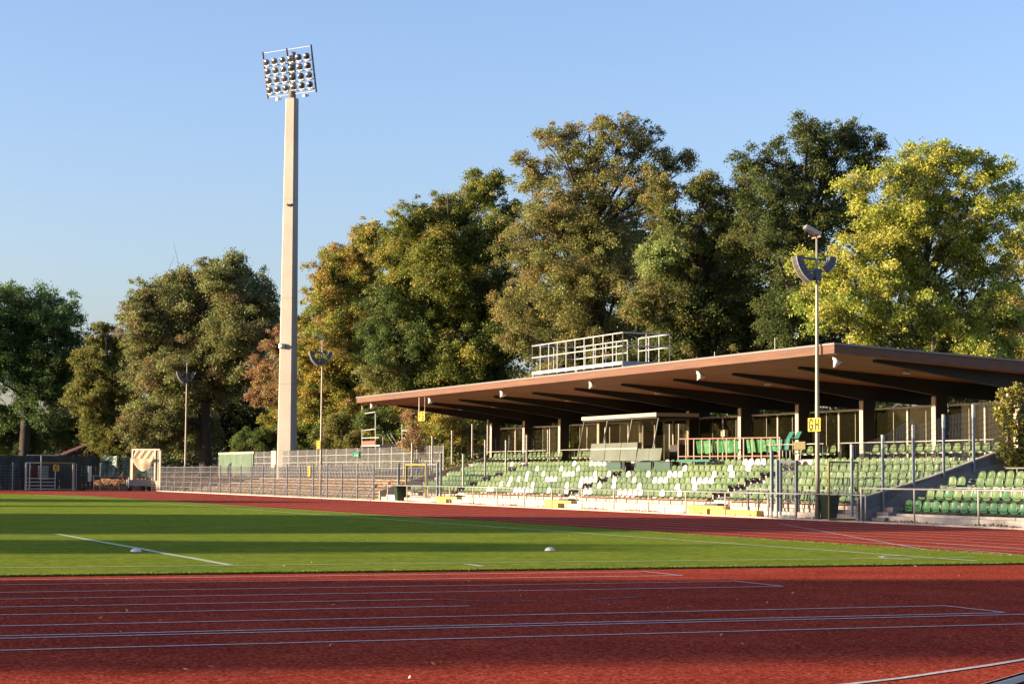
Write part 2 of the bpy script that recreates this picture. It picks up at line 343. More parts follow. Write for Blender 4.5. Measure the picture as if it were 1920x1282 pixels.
def cols_from(pal, n, rg, jitter=.18):
    pal = np.array(pal); c = pal[rg.integers(0, len(pal), n)]
    return c*(1+jitter*rg.normal(size=(n, 1))).clip(.4, 1.8)
# grass fringe on the cut edges, and sparse tufts
n = 26000; xs = rng.uniform(-12, 22.6, n); ys = 28+np.abs(rng.normal(0, .05, n))-.03
cen = np.c_[xs, ys, .012+rng.random(n)*.022]
n2 = 9000; ys2 = rng.uniform(28, 60, n2); cen = np.r_[cen, np.c_[22.62+rng.normal(0, .05, n2), ys2, .02+rng.random(n2)*.03]]
tag(cards(cen, .042, cols_from([(.16, .22, .03), (.24, .29, .05), (.08, .13, .02)], len(cen), rng), 'grass_fringe', up=-.2, aspect=.25), 'ragged grass blades along the cut edge of the pitch', 'grass', kind='stuff')
# fallen leaves
n = 260; d = rng.uniform(14, 75, n)
ln = rng.uniform(-.26, .27, n); X = d*(math.sin(YAW)+ln*math.cos(YAW)); Y = d*(math.cos(YAW)-ln*math.sin(YAW)); ok = (X < 35)
cen = np.c_[X, Y, np.where((X < 22.6) & (Y > 28), .055, .015)][ok]
tag(cards(cen, .036, cols_from([(.55, .40, .12), (.62, .50, .30), (.35, .18, .06), (.5, .45, .1)], len(cen), rng), 'fallen_leaves', up=2.5), 'small pale fallen leaves scattered over track and pitch', 'leaves', kind='stuff')

# two white marker cones
for x, y, lb in ((255, 1034, 'white dome marker lying on the penalty area line'), (1031, 1032, 'white dome marker alone on the open grass in front of stand')):
    t = (EYE-.024)/-ray(x, y)[2]; P = ray(x, y)*t
    th = thing('marker_cone', lb, 'marker cone', (P[0], P[1], .024), 'white marker cones on the pitch')
    MB().lathe((P[0], P[1], .026), [(.105, 0), (.10, .012), (.075, .045), (.04, .062), (.03, .055)], 20).build('dome', 'white_paint', th, True)

# ------------------------------------------------------------------ trees
PAL = dict(
 ash=[(0.060, 0.108, 0.029), (0.082, 0.140, 0.036), (0.106, 0.178, 0.046), (0.132, 0.184, 0.054)],
 olive=[(0.180, 0.191, 0.046), (0.216, 0.210, 0.050), (0.240, 0.210, 0.054), (0.132, 0.152, 0.034)],
 brown=[(0.228, 0.210, 0.072), (0.180, 0.210, 0.066), (0.240, 0.171, 0.078), (0.144, 0.171, 0.048), (0.240, 0.267, 0.102), (0.204, 0.216, 0.072)],
 pink=[(0.384, 0.210, 0.120), (0.324, 0.203, 0.102), (0.300, 0.229, 0.078), (0.360, 0.267, 0.108)],
 orange=[(0.408, 0.292, 0.066), (0.432, 0.343, 0.060), (0.264, 0.267, 0.050), (0.180, 0.229, 0.046), (0.360, 0.229, 0.078), (0.156, 0.203, 0.040), (0.324, 0.330, 0.060)],
 mixed=[(0.132, 0.165, 0.031), (0.156, 0.191, 0.036), (0.216, 0.222, 0.043), (0.324, 0.279, 0.054), (0.102, 0.133, 0.024), (0.180, 0.203, 0.038)],
 tan=[(0.264, 0.229, 0.070), (0.216, 0.210, 0.060), (0.276, 0.203, 0.070), (0.174, 0.184, 0.048), (0.216, 0.229, 0.066)],
 dark=[(0.062, 0.086, 0.022), (0.079, 0.105, 0.026), (0.102, 0.127, 0.034), (0.120, 0.140, 0.036)],
 darkmix=[(0.082, 0.105, 0.026), (0.102, 0.127, 0.032), (0.150, 0.171, 0.041), (0.120, 0.140, 0.036), (0.192, 0.165, 0.048)],
 yellow=[(0.432, 0.419, 0.072), (0.372, 0.394, 0.066), (0.480, 0.444, 0.102), (0.300, 0.343, 0.054), (0.228, 0.292, 0.048)],
 pale=[(0.324, 0.381, 0.120), (0.264, 0.330, 0.096), (0.180, 0.229, 0.060)],
 bush=[(0.078, 0.121, 0.029), (0.108, 0.152, 0.036), (0.156, 0.178, 0.044)],
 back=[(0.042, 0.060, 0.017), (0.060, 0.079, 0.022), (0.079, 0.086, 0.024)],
)
NL = [0]
def grow(name, label, discs, D, pal, base_px, trunk_r=.35, leaf=.20, density=1.0, seed=0, depth=.8, holes=.0, group=None, bark='bark', fork=.25, ground_z=0, cat='tree', stems=1, patches=()):
    """discs: (px, py, r) circles of the crown in the photo's pixels at distance D; turned into real lobes of that size"""
    rg = np.random.default_rng(seed); k = D/F
    bx, by, bz = onD(base_px, 890, D); root = thing(name, label, cat, (bx, by, ground_z), group)
    centers = []; colsl = []; tips = []; leaf *= .75
    rtv = np.array([math.cos(YAW), -math.sin(YAW), 0]); fwv = np.array([math.sin(YAW), math.cos(YAW), 0])
    for i, ds in enumerate(discs):
        px, py, r = ds[:3]; r *= 1.27; off = ds[3] if len(ds) > 3 else rg.uniform(-.5, .5)*depth
        rw_ = r*k; c = np.array(onD(px, py, D)) + fwv*off*rw_*2
        tips.append((c, rw_))
        nc = max(8, int(20*rw_**1.6*density))                      # leaf clumps of this lobe
        dirs = rg.normal(size=(nc, 3)); dirs /= np.linalg.norm(dirs, axis=1)[:, None]
        rad = (rg.random(nc)**.55)
        cl = c + dirs*rad[:, None]*rw_*np.array([1, 1, .92])
        keep = rg.random(nc) > holes; cl = cl[keep]
        cr = rg.uniform(.34, .75, len(cl))*min(1.15, max(.6, rw_/3))
        wisp = rg.random(len(cl)) < .3; cl[wisp] = c+(cl[wisp]-c)*rg.uniform(1.05, 1.3, (int(wisp.sum()), 1)); cr[wisp] *= .55
        base = cols_from(PAL[ds[4] if len(ds) > 4 else pal], len(cl), rg, .16)
        for j in range(len(cl)):
            nl = int(30*cr[j]**2/leaf**2*density)+6; NL[0] += nl
            q = rg.normal(size=(nl, 3))*cr[j]*np.array([.62, .62, .40]); q[:, 2] -= .25*(q[:, 0]**2+q[:, 1]**2)/max(cr[j], .3)
            centers.append(cl[j]+q)
            cc = np.repeat(base[j][None], nl, 0)*(1+.22*rg.normal(size=(nl, 1))).clip(.5, 1.7)
            mixm = rg.random(nl) < .25; cc[mixm] = cols_from(PAL[ds[4] if len(ds) > 4 else pal], int(mixm.sum()), rg)
            colsl.append(cc)
    cen = np.concatenate(centers); cc = np.concatenate(colsl); ok = cen[:, 2] > ground_z+.1
    cards(cen[ok], leaf, cc[ok], 'crown', root, rg=rg, up=.35)
    # trunk and limbs
    tr = MB(); lb = MB(); top = np.mean([t[0] for t in tips], 0); ztop = max(t[0][2] for t in tips); zlow = min(t[0][2]-t[1] for t in tips)
    fz = ground_z + (ztop-ground_z)*fork
    for s in range(stems):
        o = Vector((rg.uniform(-.5, .5), rg.uniform(-.5, .5), 0))*(stems > 1)
        P0 = Vector((bx, by, ground_z-.05))+o; P1 = Vector((bx+(top[0]-bx)*.12, by+(top[1]-by)*.12, fz))+o*2
        mid = (P0+P1)/2+Vector((rg.uniform(-.15, .15), rg.uniform(-.15, .15), 0))
        P2 = Vector((bx+(top[0]-bx)*.5, by+(top[1]-by)*.5, fz+(ztop-fz)*.5))+o*3; P3 = Vector((*(top[:2]), ztop*(.96 if s == 0 else .62)))+o*3
        if s: P2.z = fz+(ztop-fz)*.3
        tr.tube([P0, P0+Vector((0, 0, .5)), mid, P1, P2, P3], [trunk_r*1.35, trunk_r*1.05, trunk_r*.95, trunk_r*.85, trunk_r*.42, .05], 9)
        if s == 0: A, B, E_ = P1, P2, P3
    for c, rw_ in tips:
        c = Vector(c); h = (c.z-fz)/max(ztop-fz, .1); st = A.lerp(B, min(max(h*.8, 0), .9)) if h < .65 else B.lerp(E_, min((h-.6)*.8, .5))
        m1 = st.lerp(c, .5)+Vector((rg.uniform(-.4, .4), rg.uniform(-.4, .4), rg.uniform(-.2, .7)))
        r0 = trunk_r*.27*min(1.2, rw_/2.5+.3); lb.tube([st, m1, c], [r0, r0*.65, r0*.35], 6, False)
        for q in range(int(7*density)):
            d = Vector(rg.normal(size=3)).normalized(); d.z = d.z*.6+.25; e = c+d*rw_*.92
            s0 = m1.lerp(c, rg.uniform(.2, 1)); m2 = s0.lerp(e, .5)+Vector(rg.normal(size=3))*rw_*.08
            lb.tube([s0, m2, e], [r0*.32, r0*.2, .012], 4, False)
            for q2 in range(2):
                e2 = m2.lerp(e, rg.uniform(.2, .7))+Vector(rg.normal(size=3))*rw_*.35; lb.tube([m2, e2], [r0*.15, .01], 3, False)
    tr.build('trunk', bark, root, True); lb.build('limb', bark, root, True)
    return root
TR = 'trees standing behind the stadium'
def D_at(px, X): r = ray(px, 800); return X/r[0]*(r[0]*math.sin(YAW)+r[1]*math.cos(YAW))
grow('ash_tree', 'dark green spreading ash tree behind the green tarpaulin at far left', [(10, 600, 60), (60, 590, 50), (110, 610, 50), (-30, 680, 60), (40, 680, 55), (125, 680, 32), (90, 740, 50), (0, 770, 45), (-60, 600, 60), (20, 560, 28), (90, 570, 25), (150, 660, 30), (90, 680, 50), (60, 640, 40), (140, 640, 25)], 188, 'ash', 45, .55, .24, .75, 1, holes=.12, group=TR, fork=.35)
grow('maple_tree', 'narrow olive tree with a pointed top beside the dark ash', [(195, 610, 14), (190, 640, 30), (215, 670, 38), (180, 690, 38), (225, 730, 40), (180, 750, 40), (210, 800, 42), (240, 640, 22), (160, 720, 25)], 184, 'olive', 205, .35, .22, 1, 2, group=TR)
grow('oak_tree', 'broad rounded green and rust tree between the speaker pole and the mast', [(440, 505, 25), (390, 515, 25), (330, 530, 28), (270, 560, 28), (500, 560, 25), (290, 570, 48), (350, 560, 55), (420, 530, 50), (465, 560, 48), (380, 620, 62), (300, 650, 55), (450, 640, 60), (270, 610, 40), (500, 600, 30), (330, 710, 55), (260, 790, 40), (300, 800, 45), (400, 720, 40), (480, 700, 35), (350, 800, 45), (250, 700, 30)], 176, 'brown', 385, .6, .23, .95, 3, holes=.1, group=TR, fork=.3)
grow('cherry_tree', 'small pinkish red tree just left of the floodlight mast', [(520, 640, 26), (500, 690, 32), (530, 720, 32), (495, 740, 25), (540, 770, 28, 0, 'orange'), (520, 790, 25, 0, 'orange')], 170, 'pink', 520, .2, .17, 1.2, 4, group=TR)
grow('maple_tree', 'orange and gold maple leaning toward the floodlight mast', [(690, 460, 40), (640, 510, 45), (610, 560, 38), (660, 570, 48), (590, 620, 38), (640, 640, 50), (580, 690, 35), (620, 720, 50), (700, 520, 40), (580, 760, 38), (660, 780, 42), (600, 800, 35), (560, 600, 20), (690, 650, 40), (720, 740, 40), (700, 440, 25), (720, 480, 30), (640, 480, 30), (615, 520, 25), (570, 660, 25), (680, 590, 45)], 160, 'orange', 650, .35, .19, 1.05, 5, group=TR)
grow('oak_tree', 'large green tree with golden patches left of the tall tan tree', [(895, 345, 22), (930, 345, 18), (820, 400, 35), (740, 440, 30), (905, 370, 38), (850, 410, 45), (780, 430, 45), (920, 440, 48), (760, 500, 50), (840, 500, 60), (740, 580, 50, 0, 'bush'), (820, 600, 62), (910, 560, 60), (930, 650, 50), (760, 670, 55, -.4, 'bush'), (850, 690, 60, -.5), (910, 720, 45), (720, 630, 40, -.4, 'bush'), (960, 390, 20), (730, 700, 45, -.5, 'tan'), (800, 780, 50, -.3, 'orange'), (870, 790, 45, -.3, 'orange')], 140, 'mixed', 850, .5, .18, 1.1, 6, group=TR)
grow('lime_tree', 'tallest tree with thinning tan foliage above the roof railing platform', [(1130, 225, 18), (1080, 245, 22), (1170, 240, 24), (1225, 250, 20), (1010, 250, 12), (1130, 260, 38), (1050, 275, 34), (1200, 275, 40), (1260, 310, 34), (1000, 320, 40), (1090, 330, 55), (1180, 340, 55), (975, 300, 18), (1285, 290, 14), (1020, 400, 58), (1120, 430, 65), (1220, 390, 45), (980, 470, 45), (1060, 510, 65), (1160, 520, 60), (990, 570, 55), (1080, 610, 60), (1180, 620, 45), (960, 630, 40), (1030, 680, 50), (1120, 690, 45)], 122, 'tan', 1130, .5, .16, .78, 7, holes=.06, group=TR, fork=.3, depth=.6)
grow('oak_tree', 'dense dark oak in the middle behind the roof, right of tan tree', [(1330, 360, 35), (1390, 360, 30), (1280, 420, 55), (1360, 400, 50), (1310, 500, 65), (1400, 470, 55), (1240, 480, 32, -.9, 'pale'), (1250, 560, 60), (1350, 600, 68), (1440, 560, 55), (1210, 500, 28, -.8, 'pale'), (1260, 660, 55), (1370, 690, 60), (1450, 660, 50), (1200, 580, 30, -.8, 'tan'), (1190, 680, 40), (1240, 360, 35, 0, 'tan')], 112, 'darkmix', 1330, .5, .15, 1.05, 8, group=TR)
grow('oak_tree', 'tall dark oak rising between mid oak and the yellow tree', [(1515, 235, 18), (1600, 240, 25), (1550, 290, 25), (1510, 255, 34), (1590, 260, 38), (1440, 290, 30), (1400, 310, 24), (1480, 320, 45), (1560, 330, 52), (1630, 310, 30), (1430, 360, 45), (1510, 410, 60), (1600, 400, 40), (1440, 450, 45), (1520, 510, 60), (1480, 590, 60), (1540, 610, 45), (1640, 270, 16)], 106, 'dark', 1500, .5, .15, .95, 9, holes=.08, group=TR)
grow('ash_tree', 'bright yellow-green tree arching over the right end of the roof', [(1720, 520, 45), (1650, 440, 35), (1860, 640, 40), (1560, 520, 30), (1740, 600, 45), (1840, 480, 40), (1730, 310, 45), (1680, 340, 42), (1800, 310, 42), (1640, 400, 45), (1740, 390, 58), (1830, 370, 50), (1890, 420, 45), (1590, 480, 45), (1680, 480, 55), (1780, 480, 55), (1520, 500, 35), (1870, 510, 40), (1600, 570, 50, -.4), (1690, 570, 50, -.4), (1540, 590, 30), (1790, 600, 45), (1900, 600, 35), (1740, 650, 42), (1830, 660, 40), (1640, 620, 35), (1510, 560, 25), (1880, 670, 35), (1600, 350, 28), (1860, 330, 30), (1890, 370, 32), (1760, 300, 35), (1700, 420, 45), (1800, 430, 45), (1850, 570, 40), (1640, 530, 40), (1880, 740, 30)], 92, 'yellow', 1740, .3, .15, .95, 10, holes=.12, group=TR, fork=.18, stems=3, bark='bark_grey')
grow('maple_tree', 'reddish brown tree cut off by the right picture edge', [(1925, 420, 34), (1930, 500, 40), (1915, 570, 32), (1930, 660, 40), (1950, 370, 35), (1905, 470, 25), (1900, 620, 30)], 98, 'orange', 1950, .3, .16, .8, 11, holes=.2, group=TR)
# darker trees standing in a second rank
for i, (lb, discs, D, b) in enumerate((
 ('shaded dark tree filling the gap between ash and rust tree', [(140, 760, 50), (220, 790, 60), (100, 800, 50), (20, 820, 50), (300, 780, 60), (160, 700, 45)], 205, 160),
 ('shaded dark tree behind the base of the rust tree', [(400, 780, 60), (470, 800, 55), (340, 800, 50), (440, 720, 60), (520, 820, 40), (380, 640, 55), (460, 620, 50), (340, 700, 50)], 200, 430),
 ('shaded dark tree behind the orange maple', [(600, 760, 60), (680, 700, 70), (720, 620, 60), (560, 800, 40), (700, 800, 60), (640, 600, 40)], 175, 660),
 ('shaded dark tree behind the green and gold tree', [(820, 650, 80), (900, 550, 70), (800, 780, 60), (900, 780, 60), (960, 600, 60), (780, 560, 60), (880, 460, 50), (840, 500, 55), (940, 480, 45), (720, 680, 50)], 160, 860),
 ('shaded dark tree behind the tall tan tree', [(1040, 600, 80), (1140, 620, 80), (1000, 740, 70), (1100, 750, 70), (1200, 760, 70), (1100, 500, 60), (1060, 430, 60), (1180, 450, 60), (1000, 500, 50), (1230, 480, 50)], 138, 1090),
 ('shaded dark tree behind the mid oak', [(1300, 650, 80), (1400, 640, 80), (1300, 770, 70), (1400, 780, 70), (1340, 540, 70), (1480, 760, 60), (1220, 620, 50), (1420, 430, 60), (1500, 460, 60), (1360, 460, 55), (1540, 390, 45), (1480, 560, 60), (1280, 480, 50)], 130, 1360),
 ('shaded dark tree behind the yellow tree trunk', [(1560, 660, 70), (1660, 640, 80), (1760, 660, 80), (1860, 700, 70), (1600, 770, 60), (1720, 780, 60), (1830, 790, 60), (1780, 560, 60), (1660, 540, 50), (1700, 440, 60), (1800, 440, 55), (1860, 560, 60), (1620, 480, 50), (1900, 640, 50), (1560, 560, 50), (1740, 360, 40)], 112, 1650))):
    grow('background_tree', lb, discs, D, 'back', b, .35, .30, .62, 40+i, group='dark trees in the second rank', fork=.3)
BU = 'bushes behind the fences'
for i, (lb, discs, D, pal, b) in enumerate((
 ('dark rounded bush left of mast above the mesh fence', [(480, 825, 22), (450, 830, 16), (510, 830, 18)], 170, 'bush', 480),
 ('leafy green bush hiding the foot of the mast', [(548, 815, 16), (575, 830, 20), (600, 815, 20), (560, 845, 16), (535, 840, 14)], 160, 'bush', 565),
 ('bush with yellow leaves behind the scaffold left end', [(640, 800, 24), (660, 830, 22), (620, 830, 20)], 146, 'olive', 640),
 ('green bush behind the scaffolding', [(700, 790, 26), (740, 785, 24), (720, 830, 22), (760, 820, 20)], 138, 'bush', 725),
 ('bare reddish brown shrub beside the scaffolding', [(775, 800, 16), (765, 825, 18), (785, 830, 14), (772, 770, 12)], 124, 'pink', 772),
 ('gold leaved bush under the left end of roof', [(830, 790, 28), (800, 815, 22), (850, 830, 24), (880, 800, 26), (910, 820, 24)], 134, 'orange', 845),
 ('tall grey green bush at far left by the red roofed hut', [(130, 800, 30), (60, 830, 25), (0, 820, 30)], 190, 'bush', 80),
 ('pale green bush right of the red roofed hut', [(215, 820, 22), (240, 835, 20), (200, 845, 12)], 182, 'olive', 222))):
    grow('bush', lb, discs, D, pal, b, .08, .15, 1.5 if 'bare' not in lb else .5, 60+i, group=BU, cat='bush', fork=.2)
# long hedge behind the stand
def hedge(name, label, p0, p1, h, wd, pal, n, seed, leaf=.22, z0=0):
    rg = np.random.default_rng(seed); t = rg.random(n); p0 = np.array(p0); p1 = np.array(p1); d = (p1-p0)/np.linalg.norm(p1-p0); nn = np.array([-d[1], d[0]])
    P = p0+(p1-p0)*t[:, None]+nn*rg.uniform(-wd, wd, n)[:, None]; hh = h*(.8+.25*np.sin(t*37+seed)*np.sin(t*91))
    cen = np.c_[P, z0+rg.random(n)**.8*hh]; root = thing(name, label, 'hedge', (*p0, 0))
    cards(cen, leaf, cols_from(PAL[pal], n, rg), 'foliage', root, rg=rg)
    st = MB()
    for k in range(int(np.linalg.norm(p1-p0)/2)):
        q = p0+d*k*2; st.tube([(q[0], q[1], 0), (q[0]+.1, q[1], h*.8)], [.05, .02], 5)
    st.build('stem', 'bark', root)
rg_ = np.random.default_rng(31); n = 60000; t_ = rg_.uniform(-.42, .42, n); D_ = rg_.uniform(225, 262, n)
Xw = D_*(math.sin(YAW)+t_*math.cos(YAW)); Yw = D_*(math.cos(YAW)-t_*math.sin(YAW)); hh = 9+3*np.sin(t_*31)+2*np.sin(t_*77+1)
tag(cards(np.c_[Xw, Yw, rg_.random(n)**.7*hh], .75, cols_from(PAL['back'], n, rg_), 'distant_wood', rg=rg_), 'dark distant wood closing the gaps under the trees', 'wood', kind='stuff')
hedge('hedge', 'long dark hedge growing behind the glazed back wall', (51, 46), (51, 120), 5.6, 1.8, 'bush', 48000, 5)
hedge('hedge', 'low shaded hedge at the far left end behind the tarpaulin', (20, 182), (46, 182), 3.6, 1.2, 'back', 9000, 6)
hedge('hedge', 'olive hedge above the terrace behind tall mesh fence', (46.5, 122), (46.5, 178), 3.0, 1.0, 'olive', 16000, 8)
# trees off to the left whose long shadows cross the pitch
def shade_tree(q, hw, htop, Xb, lb, seed, n=7000, cz=None, leaf=.75):
    # crown as a tall ellipsoid; q: position across the light, Xb: how far left it stands
    Yb = (q-.21*Xb)/.977; htop *= .94; rg = np.random.default_rng(seed); root = thing('shade_tree', lb, 'tree', (Xb, Yb, 0), 'trees along the opposite side of the ground')
    d = rg.normal(size=(n, 3)); d /= np.linalg.norm(d, axis=1)[:, None]; d *= (rg.random(n)**.4)[:, None]
    cz = cz or htop*.52; cen = np.array([Xb, Yb, cz])+d*np.array([hw, hw, htop-cz]); cen = cen[cen[:, 2] > .3]
    cards(cen, leaf, cols_from(PAL['darkmix'], len(cen), rg), 'crown', root, rg=rg, aspect=.8)
    MB().tube([(Xb, Yb, 0), (Xb, Yb, cz)], [.45, .2], 8).build('trunk', 'bark', root)
ST = [(58.0, 11.8, 24.6, -85, 'wide dark tree far left'), (64.0, 8, 24.2, -80, 'medium tree right of wide tree'), (51.5, 6, 20.5, -80, 'tree left of wide tree'), (39.3, 6.0, 20.2, -84, 'narrow tree'), (22.6, 4.6, 30, -88, 'tall slim tree'), (25.3, 3.2, 18.2, -82, 'short slim tree'),
      (17.8, 3.6, 26, -92, 'thin open tree'), (20.2, 3.0, 19.5, -84, 'round tree'), (69.6, 2.0, 18.3, -78, 'small tree a'), (87.5, 2.6, 19.5, -76, 'small tree b'), (106, 9, 21, -76, 'broad tree far'), (172, 11, 10.6, -18, 'low broad tree near far corner'), (184, 8, 12, -30, 'tree near far corner')]
for i, (q, hw, h, xb, nm) in enumerate(ST):
    shade_tree(q, hw, h, xb, nm+' out of the picture on the opposite side', 100+i, int(3000+hw*h*(60 if nm != 'thin open tree' else 16)))

# ------------------------------------------------------------------ the roofed stand
Y0, Y1 = 57.0, 108.5; RX = [36.8+.73*k for k in range(6)]; RZ = [.30+.262*k for k in range(6)]      # floor height of each row
AISLES = [98.0, 83.4, 69.05]
gs = thing('grandstand', 'long roofed grandstand with flat timber roof and concrete tiers', 'grandstand', (38, 80, 0))
g = MB(); g.box(36.0, 36.27, Y0+.01, Y1-.2, -.02, .24)
for k in range(6):
    xa = 36.27+.73*k + (0 if k == 0 else .002); g.box(xa, xa+.73 if k < 5 else 41.3, Y0+.02, Y1-.21, -.02, RZ[k]+(.0 if k else .06))
g.box(41.303, 48.2, Y0+.03, Y1-.22, -.02, 2.1); g.build('tier', 'concrete_light', gs)
# joints in the front wall
g = MB()
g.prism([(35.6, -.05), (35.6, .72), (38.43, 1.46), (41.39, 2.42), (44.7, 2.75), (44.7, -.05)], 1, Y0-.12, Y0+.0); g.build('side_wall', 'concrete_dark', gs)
g = MB(); g.prism([(35.58, .722), (35.58, .782), (38.42, 1.522), (41.38, 2.482), (44.72, 2.812), (44.72, 2.752), (41.39, 2.422), (38.43, 1.462)], 1, Y0-.15, Y0+.03); g.build('wall_cap', 'concrete', gs)
g = MB(); g.prism([(35.9, -.05), (35.9, .55), (37.0, .95), (42.3, 2.50), (44.7, 2.7), (44.7, -.05)], 1, Y1-.18, Y1); g.build('side_wall', 'concrete', gs)
g = MB(); g.box(41.3, 41.5, Y0, Y1, 2.102, 2.16); g.build('step_edge', 'concrete', gs)
# aisle steps; their dark tone stands for the shaded gaps between seat shells
for a in AISLES:
    g = MB()
    for k in range(6):
        x = 36.5+.73*k; g.box(x, x+.36, a-.55, a+.55, RZ[k]-.05, RZ[k]+.14); g.box(x+.55, x+.57, a-.5, a+.5, RZ[k]+.2, RZ[k]+.34)
    g.build('aisle_steps', 'steel_dark', gs)
    g = MB()
    for k in range(6):
        x = 36.5+.73*k
        for dy in (-.28, .05, .33): g.bar((x+.53, a+dy, RZ[k]+.12), (x+.53, a+dy+.1, RZ[k]+.34), .02, .05)
    g.build('bracket', 'galv_white', gs)
    g = MB(); g.box(35.7, 35.99, a-1.2, a+.3, 0, .25); g.box(35.992, 36.268, a-2.0, a+1.1, .242, .36); g.build('yellow_step', 'yellow_concrete', gs)
g = MB(); g.box(35.72, 35.995, 64.0, 67.6, 0, .245); g.build('yellow_kerb', 'yellow_concrete', gs)
# roof
RT = lambda x: 6.027-.048*(x-35.75); RB = lambda x: 5.738-.060*(x-35.75)
RF, RN, RE = 58.6, 112.4, 48.1   # near end, far end, rear edge
g = MB(); g.prism([(35.77, RT(35.77)), (RE, RT(RE)), (RE, RT(RE)+.03), (35.77, RT(35.77)+.03)], 1, RF, RN); rf = g.build('roof', 'roof_top', gs)
g = MB(); g.add([(35.81, RF+.05, RB(35.81)), (RE, RF+.05, RB(RE)), (RE, RN-.05, RB(RE)), (35.81, RN-.05, RB(35.81))], [(0, 3, 2, 1)]); sf = g.build('soffit', 'soffit', rf)
g = MB(); g.box(35.75, 35.805, RF, RN, 5.727, 6.012); g.prism([(35.806, RB(35.806)), (RE, RB(RE)), (RE, RT(RE)-.003), (35.806, RT(35.806)-.003)], 1, RF, RF+.05); g.prism([(35.806, RB(35.806)), (RE, RB(RE)), (RE, RT(RE)-.003), (35.806, RT(35.806)-.003)], 1, RN-.05, RN)
g.build('fascia', 'wood_fascia', rf)
g = MB(); g.box(35.72, 35.87, RF-.04, RN+.04, 6.013, 6.084); g.prism([(35.871, 6.015), (RE, RT(RE)), (RE, RT(RE)+.06), (35.871, 6.084)], 1, RF-.04, RF+.03); g.build('roof_edge', 'zinc_edge', rf)
g = MB()
for i in range(1, 11):
    y = RF+i*5.02-2.4; g.box(35.85, 43.9, y, y+.02, 0, 0)
g.v = [(x, y, RB(x)-.004) for x, y, z in g.v]
g = MB()
for i in range(0, 11): y = 62.0+i*5.165; g.add([(35.85, y, RB(35.85)-.003), (43.9, y, RB(43.9)-.003), (43.9, y+.03, RB(43.9)-.003), (35.85, y+.03, RB(35.85)-.003)], [(0, 3, 2, 1)])
for x in (38.1, 40.5): g.add([(x, RF+.1, RB(x)-.003), (x+.03, RF+.1, RB(x)-.003), (x+.03, RN-.1, RB(x)-.003), (x, RN-.1, RB(x)-.003)], [(0, 3, 2, 1)])
g.build('panel_joint', 'dark_beam', rf)
for k in range(11):
    y = 59.4+5.165*k
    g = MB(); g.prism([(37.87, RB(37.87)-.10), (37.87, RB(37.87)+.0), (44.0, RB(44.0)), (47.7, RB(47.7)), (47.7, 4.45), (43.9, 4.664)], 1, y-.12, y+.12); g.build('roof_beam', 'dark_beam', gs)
    g = MB(); g.prism([(43.82, 1.0), (44.33, 1.0), (44.33, 4.70), (43.82, 4.70)], 1, y-.16, y+.14); c = g.build('column', 'column_shaded', gs)
    g = MB(); g.box(43.78, 43.82, y-.155, y+.11, 2.1, 4.62); g.build('sunlit_face', 'column_light', c)  # pale strip painting sunlight on the front of the column
    if k < 10 and k % 2 == 0 or k == 9:
        g = MB(); g.lathe((40.9, y+2.58, RB(40.9)-.12), [(.05, .1), (.16, .06), (.16, 0), (.1, -.02)], 12); g.build('ceiling_lamp', 'white_paint', gs)
# glazed back wall
for k in range(10):
    y = 59.4+5.165*k+.15; ya_, yb_ = y, y+4.85
    if k == 9: pass
    g = MB(); g.box(44.375, 44.385, ya_+.05, yb_, 2.3, 4.25); pn = g.build('glass_panel', 'glass_wall', gs)
    g = MB(); g.box(44.34, 44.42, ya_, yb_, 4.251, 4.33); g.box(44.34, 44.40, ya_+2.43, ya_+2.53, 2.12, 4.25)
    if k in (7,): g.box(44.32, 44.37, ya_+.05, ya_+.12, 2.12, 4.25)
    for q in (1.2, 3.5): g.box(44.368, 44.372, ya_+q, ya_+q+.02, 2.3, 4.25)
    g.build('window_frame', 'cream_paint', pn)
# lightning rods and cable clutter on the roof edge
for px, py0, py1 in ((1340, 655, 618), (1453, 645, 595), (1592, 655, 625), (936, 722, 705), (842, 728, 716)):
    a = onX(px, py0, 38.7); z = RT(38.7); g = MB(); g.tube([(38.7, a[1], z), (38.7, a[1], z+(py0-py1)*.021)], .014, 5); g.build('lightning_rod', 'galvanised', gs)
# bench rails that carry the seats
for k in range(6):
    g = MB(); z = RZ[k]+.29
    segs = []; a = Y0+.35
    for s in sorted(AISLES): segs.append((a, s-.7)); a = s+.7
    segs.append((a, Y1-2.3))
    for a, b in segs:
        g.box(RX[k]+.12, RX[k]+.17, a, b, z-.04, z); g.box(RX[k]-.1, RX[k]-.07, a, b, z-.045, z-.005)
        for y in np.arange(a+.3, b, 1.05): g.box(RX[k]+.02, RX[k]+.06, y, y+.04, RZ[k]+(.0 if k else .06), z-.04)
    g.build('bench_rail', 'steel_dark' if k else 'rust_pipe', gs)

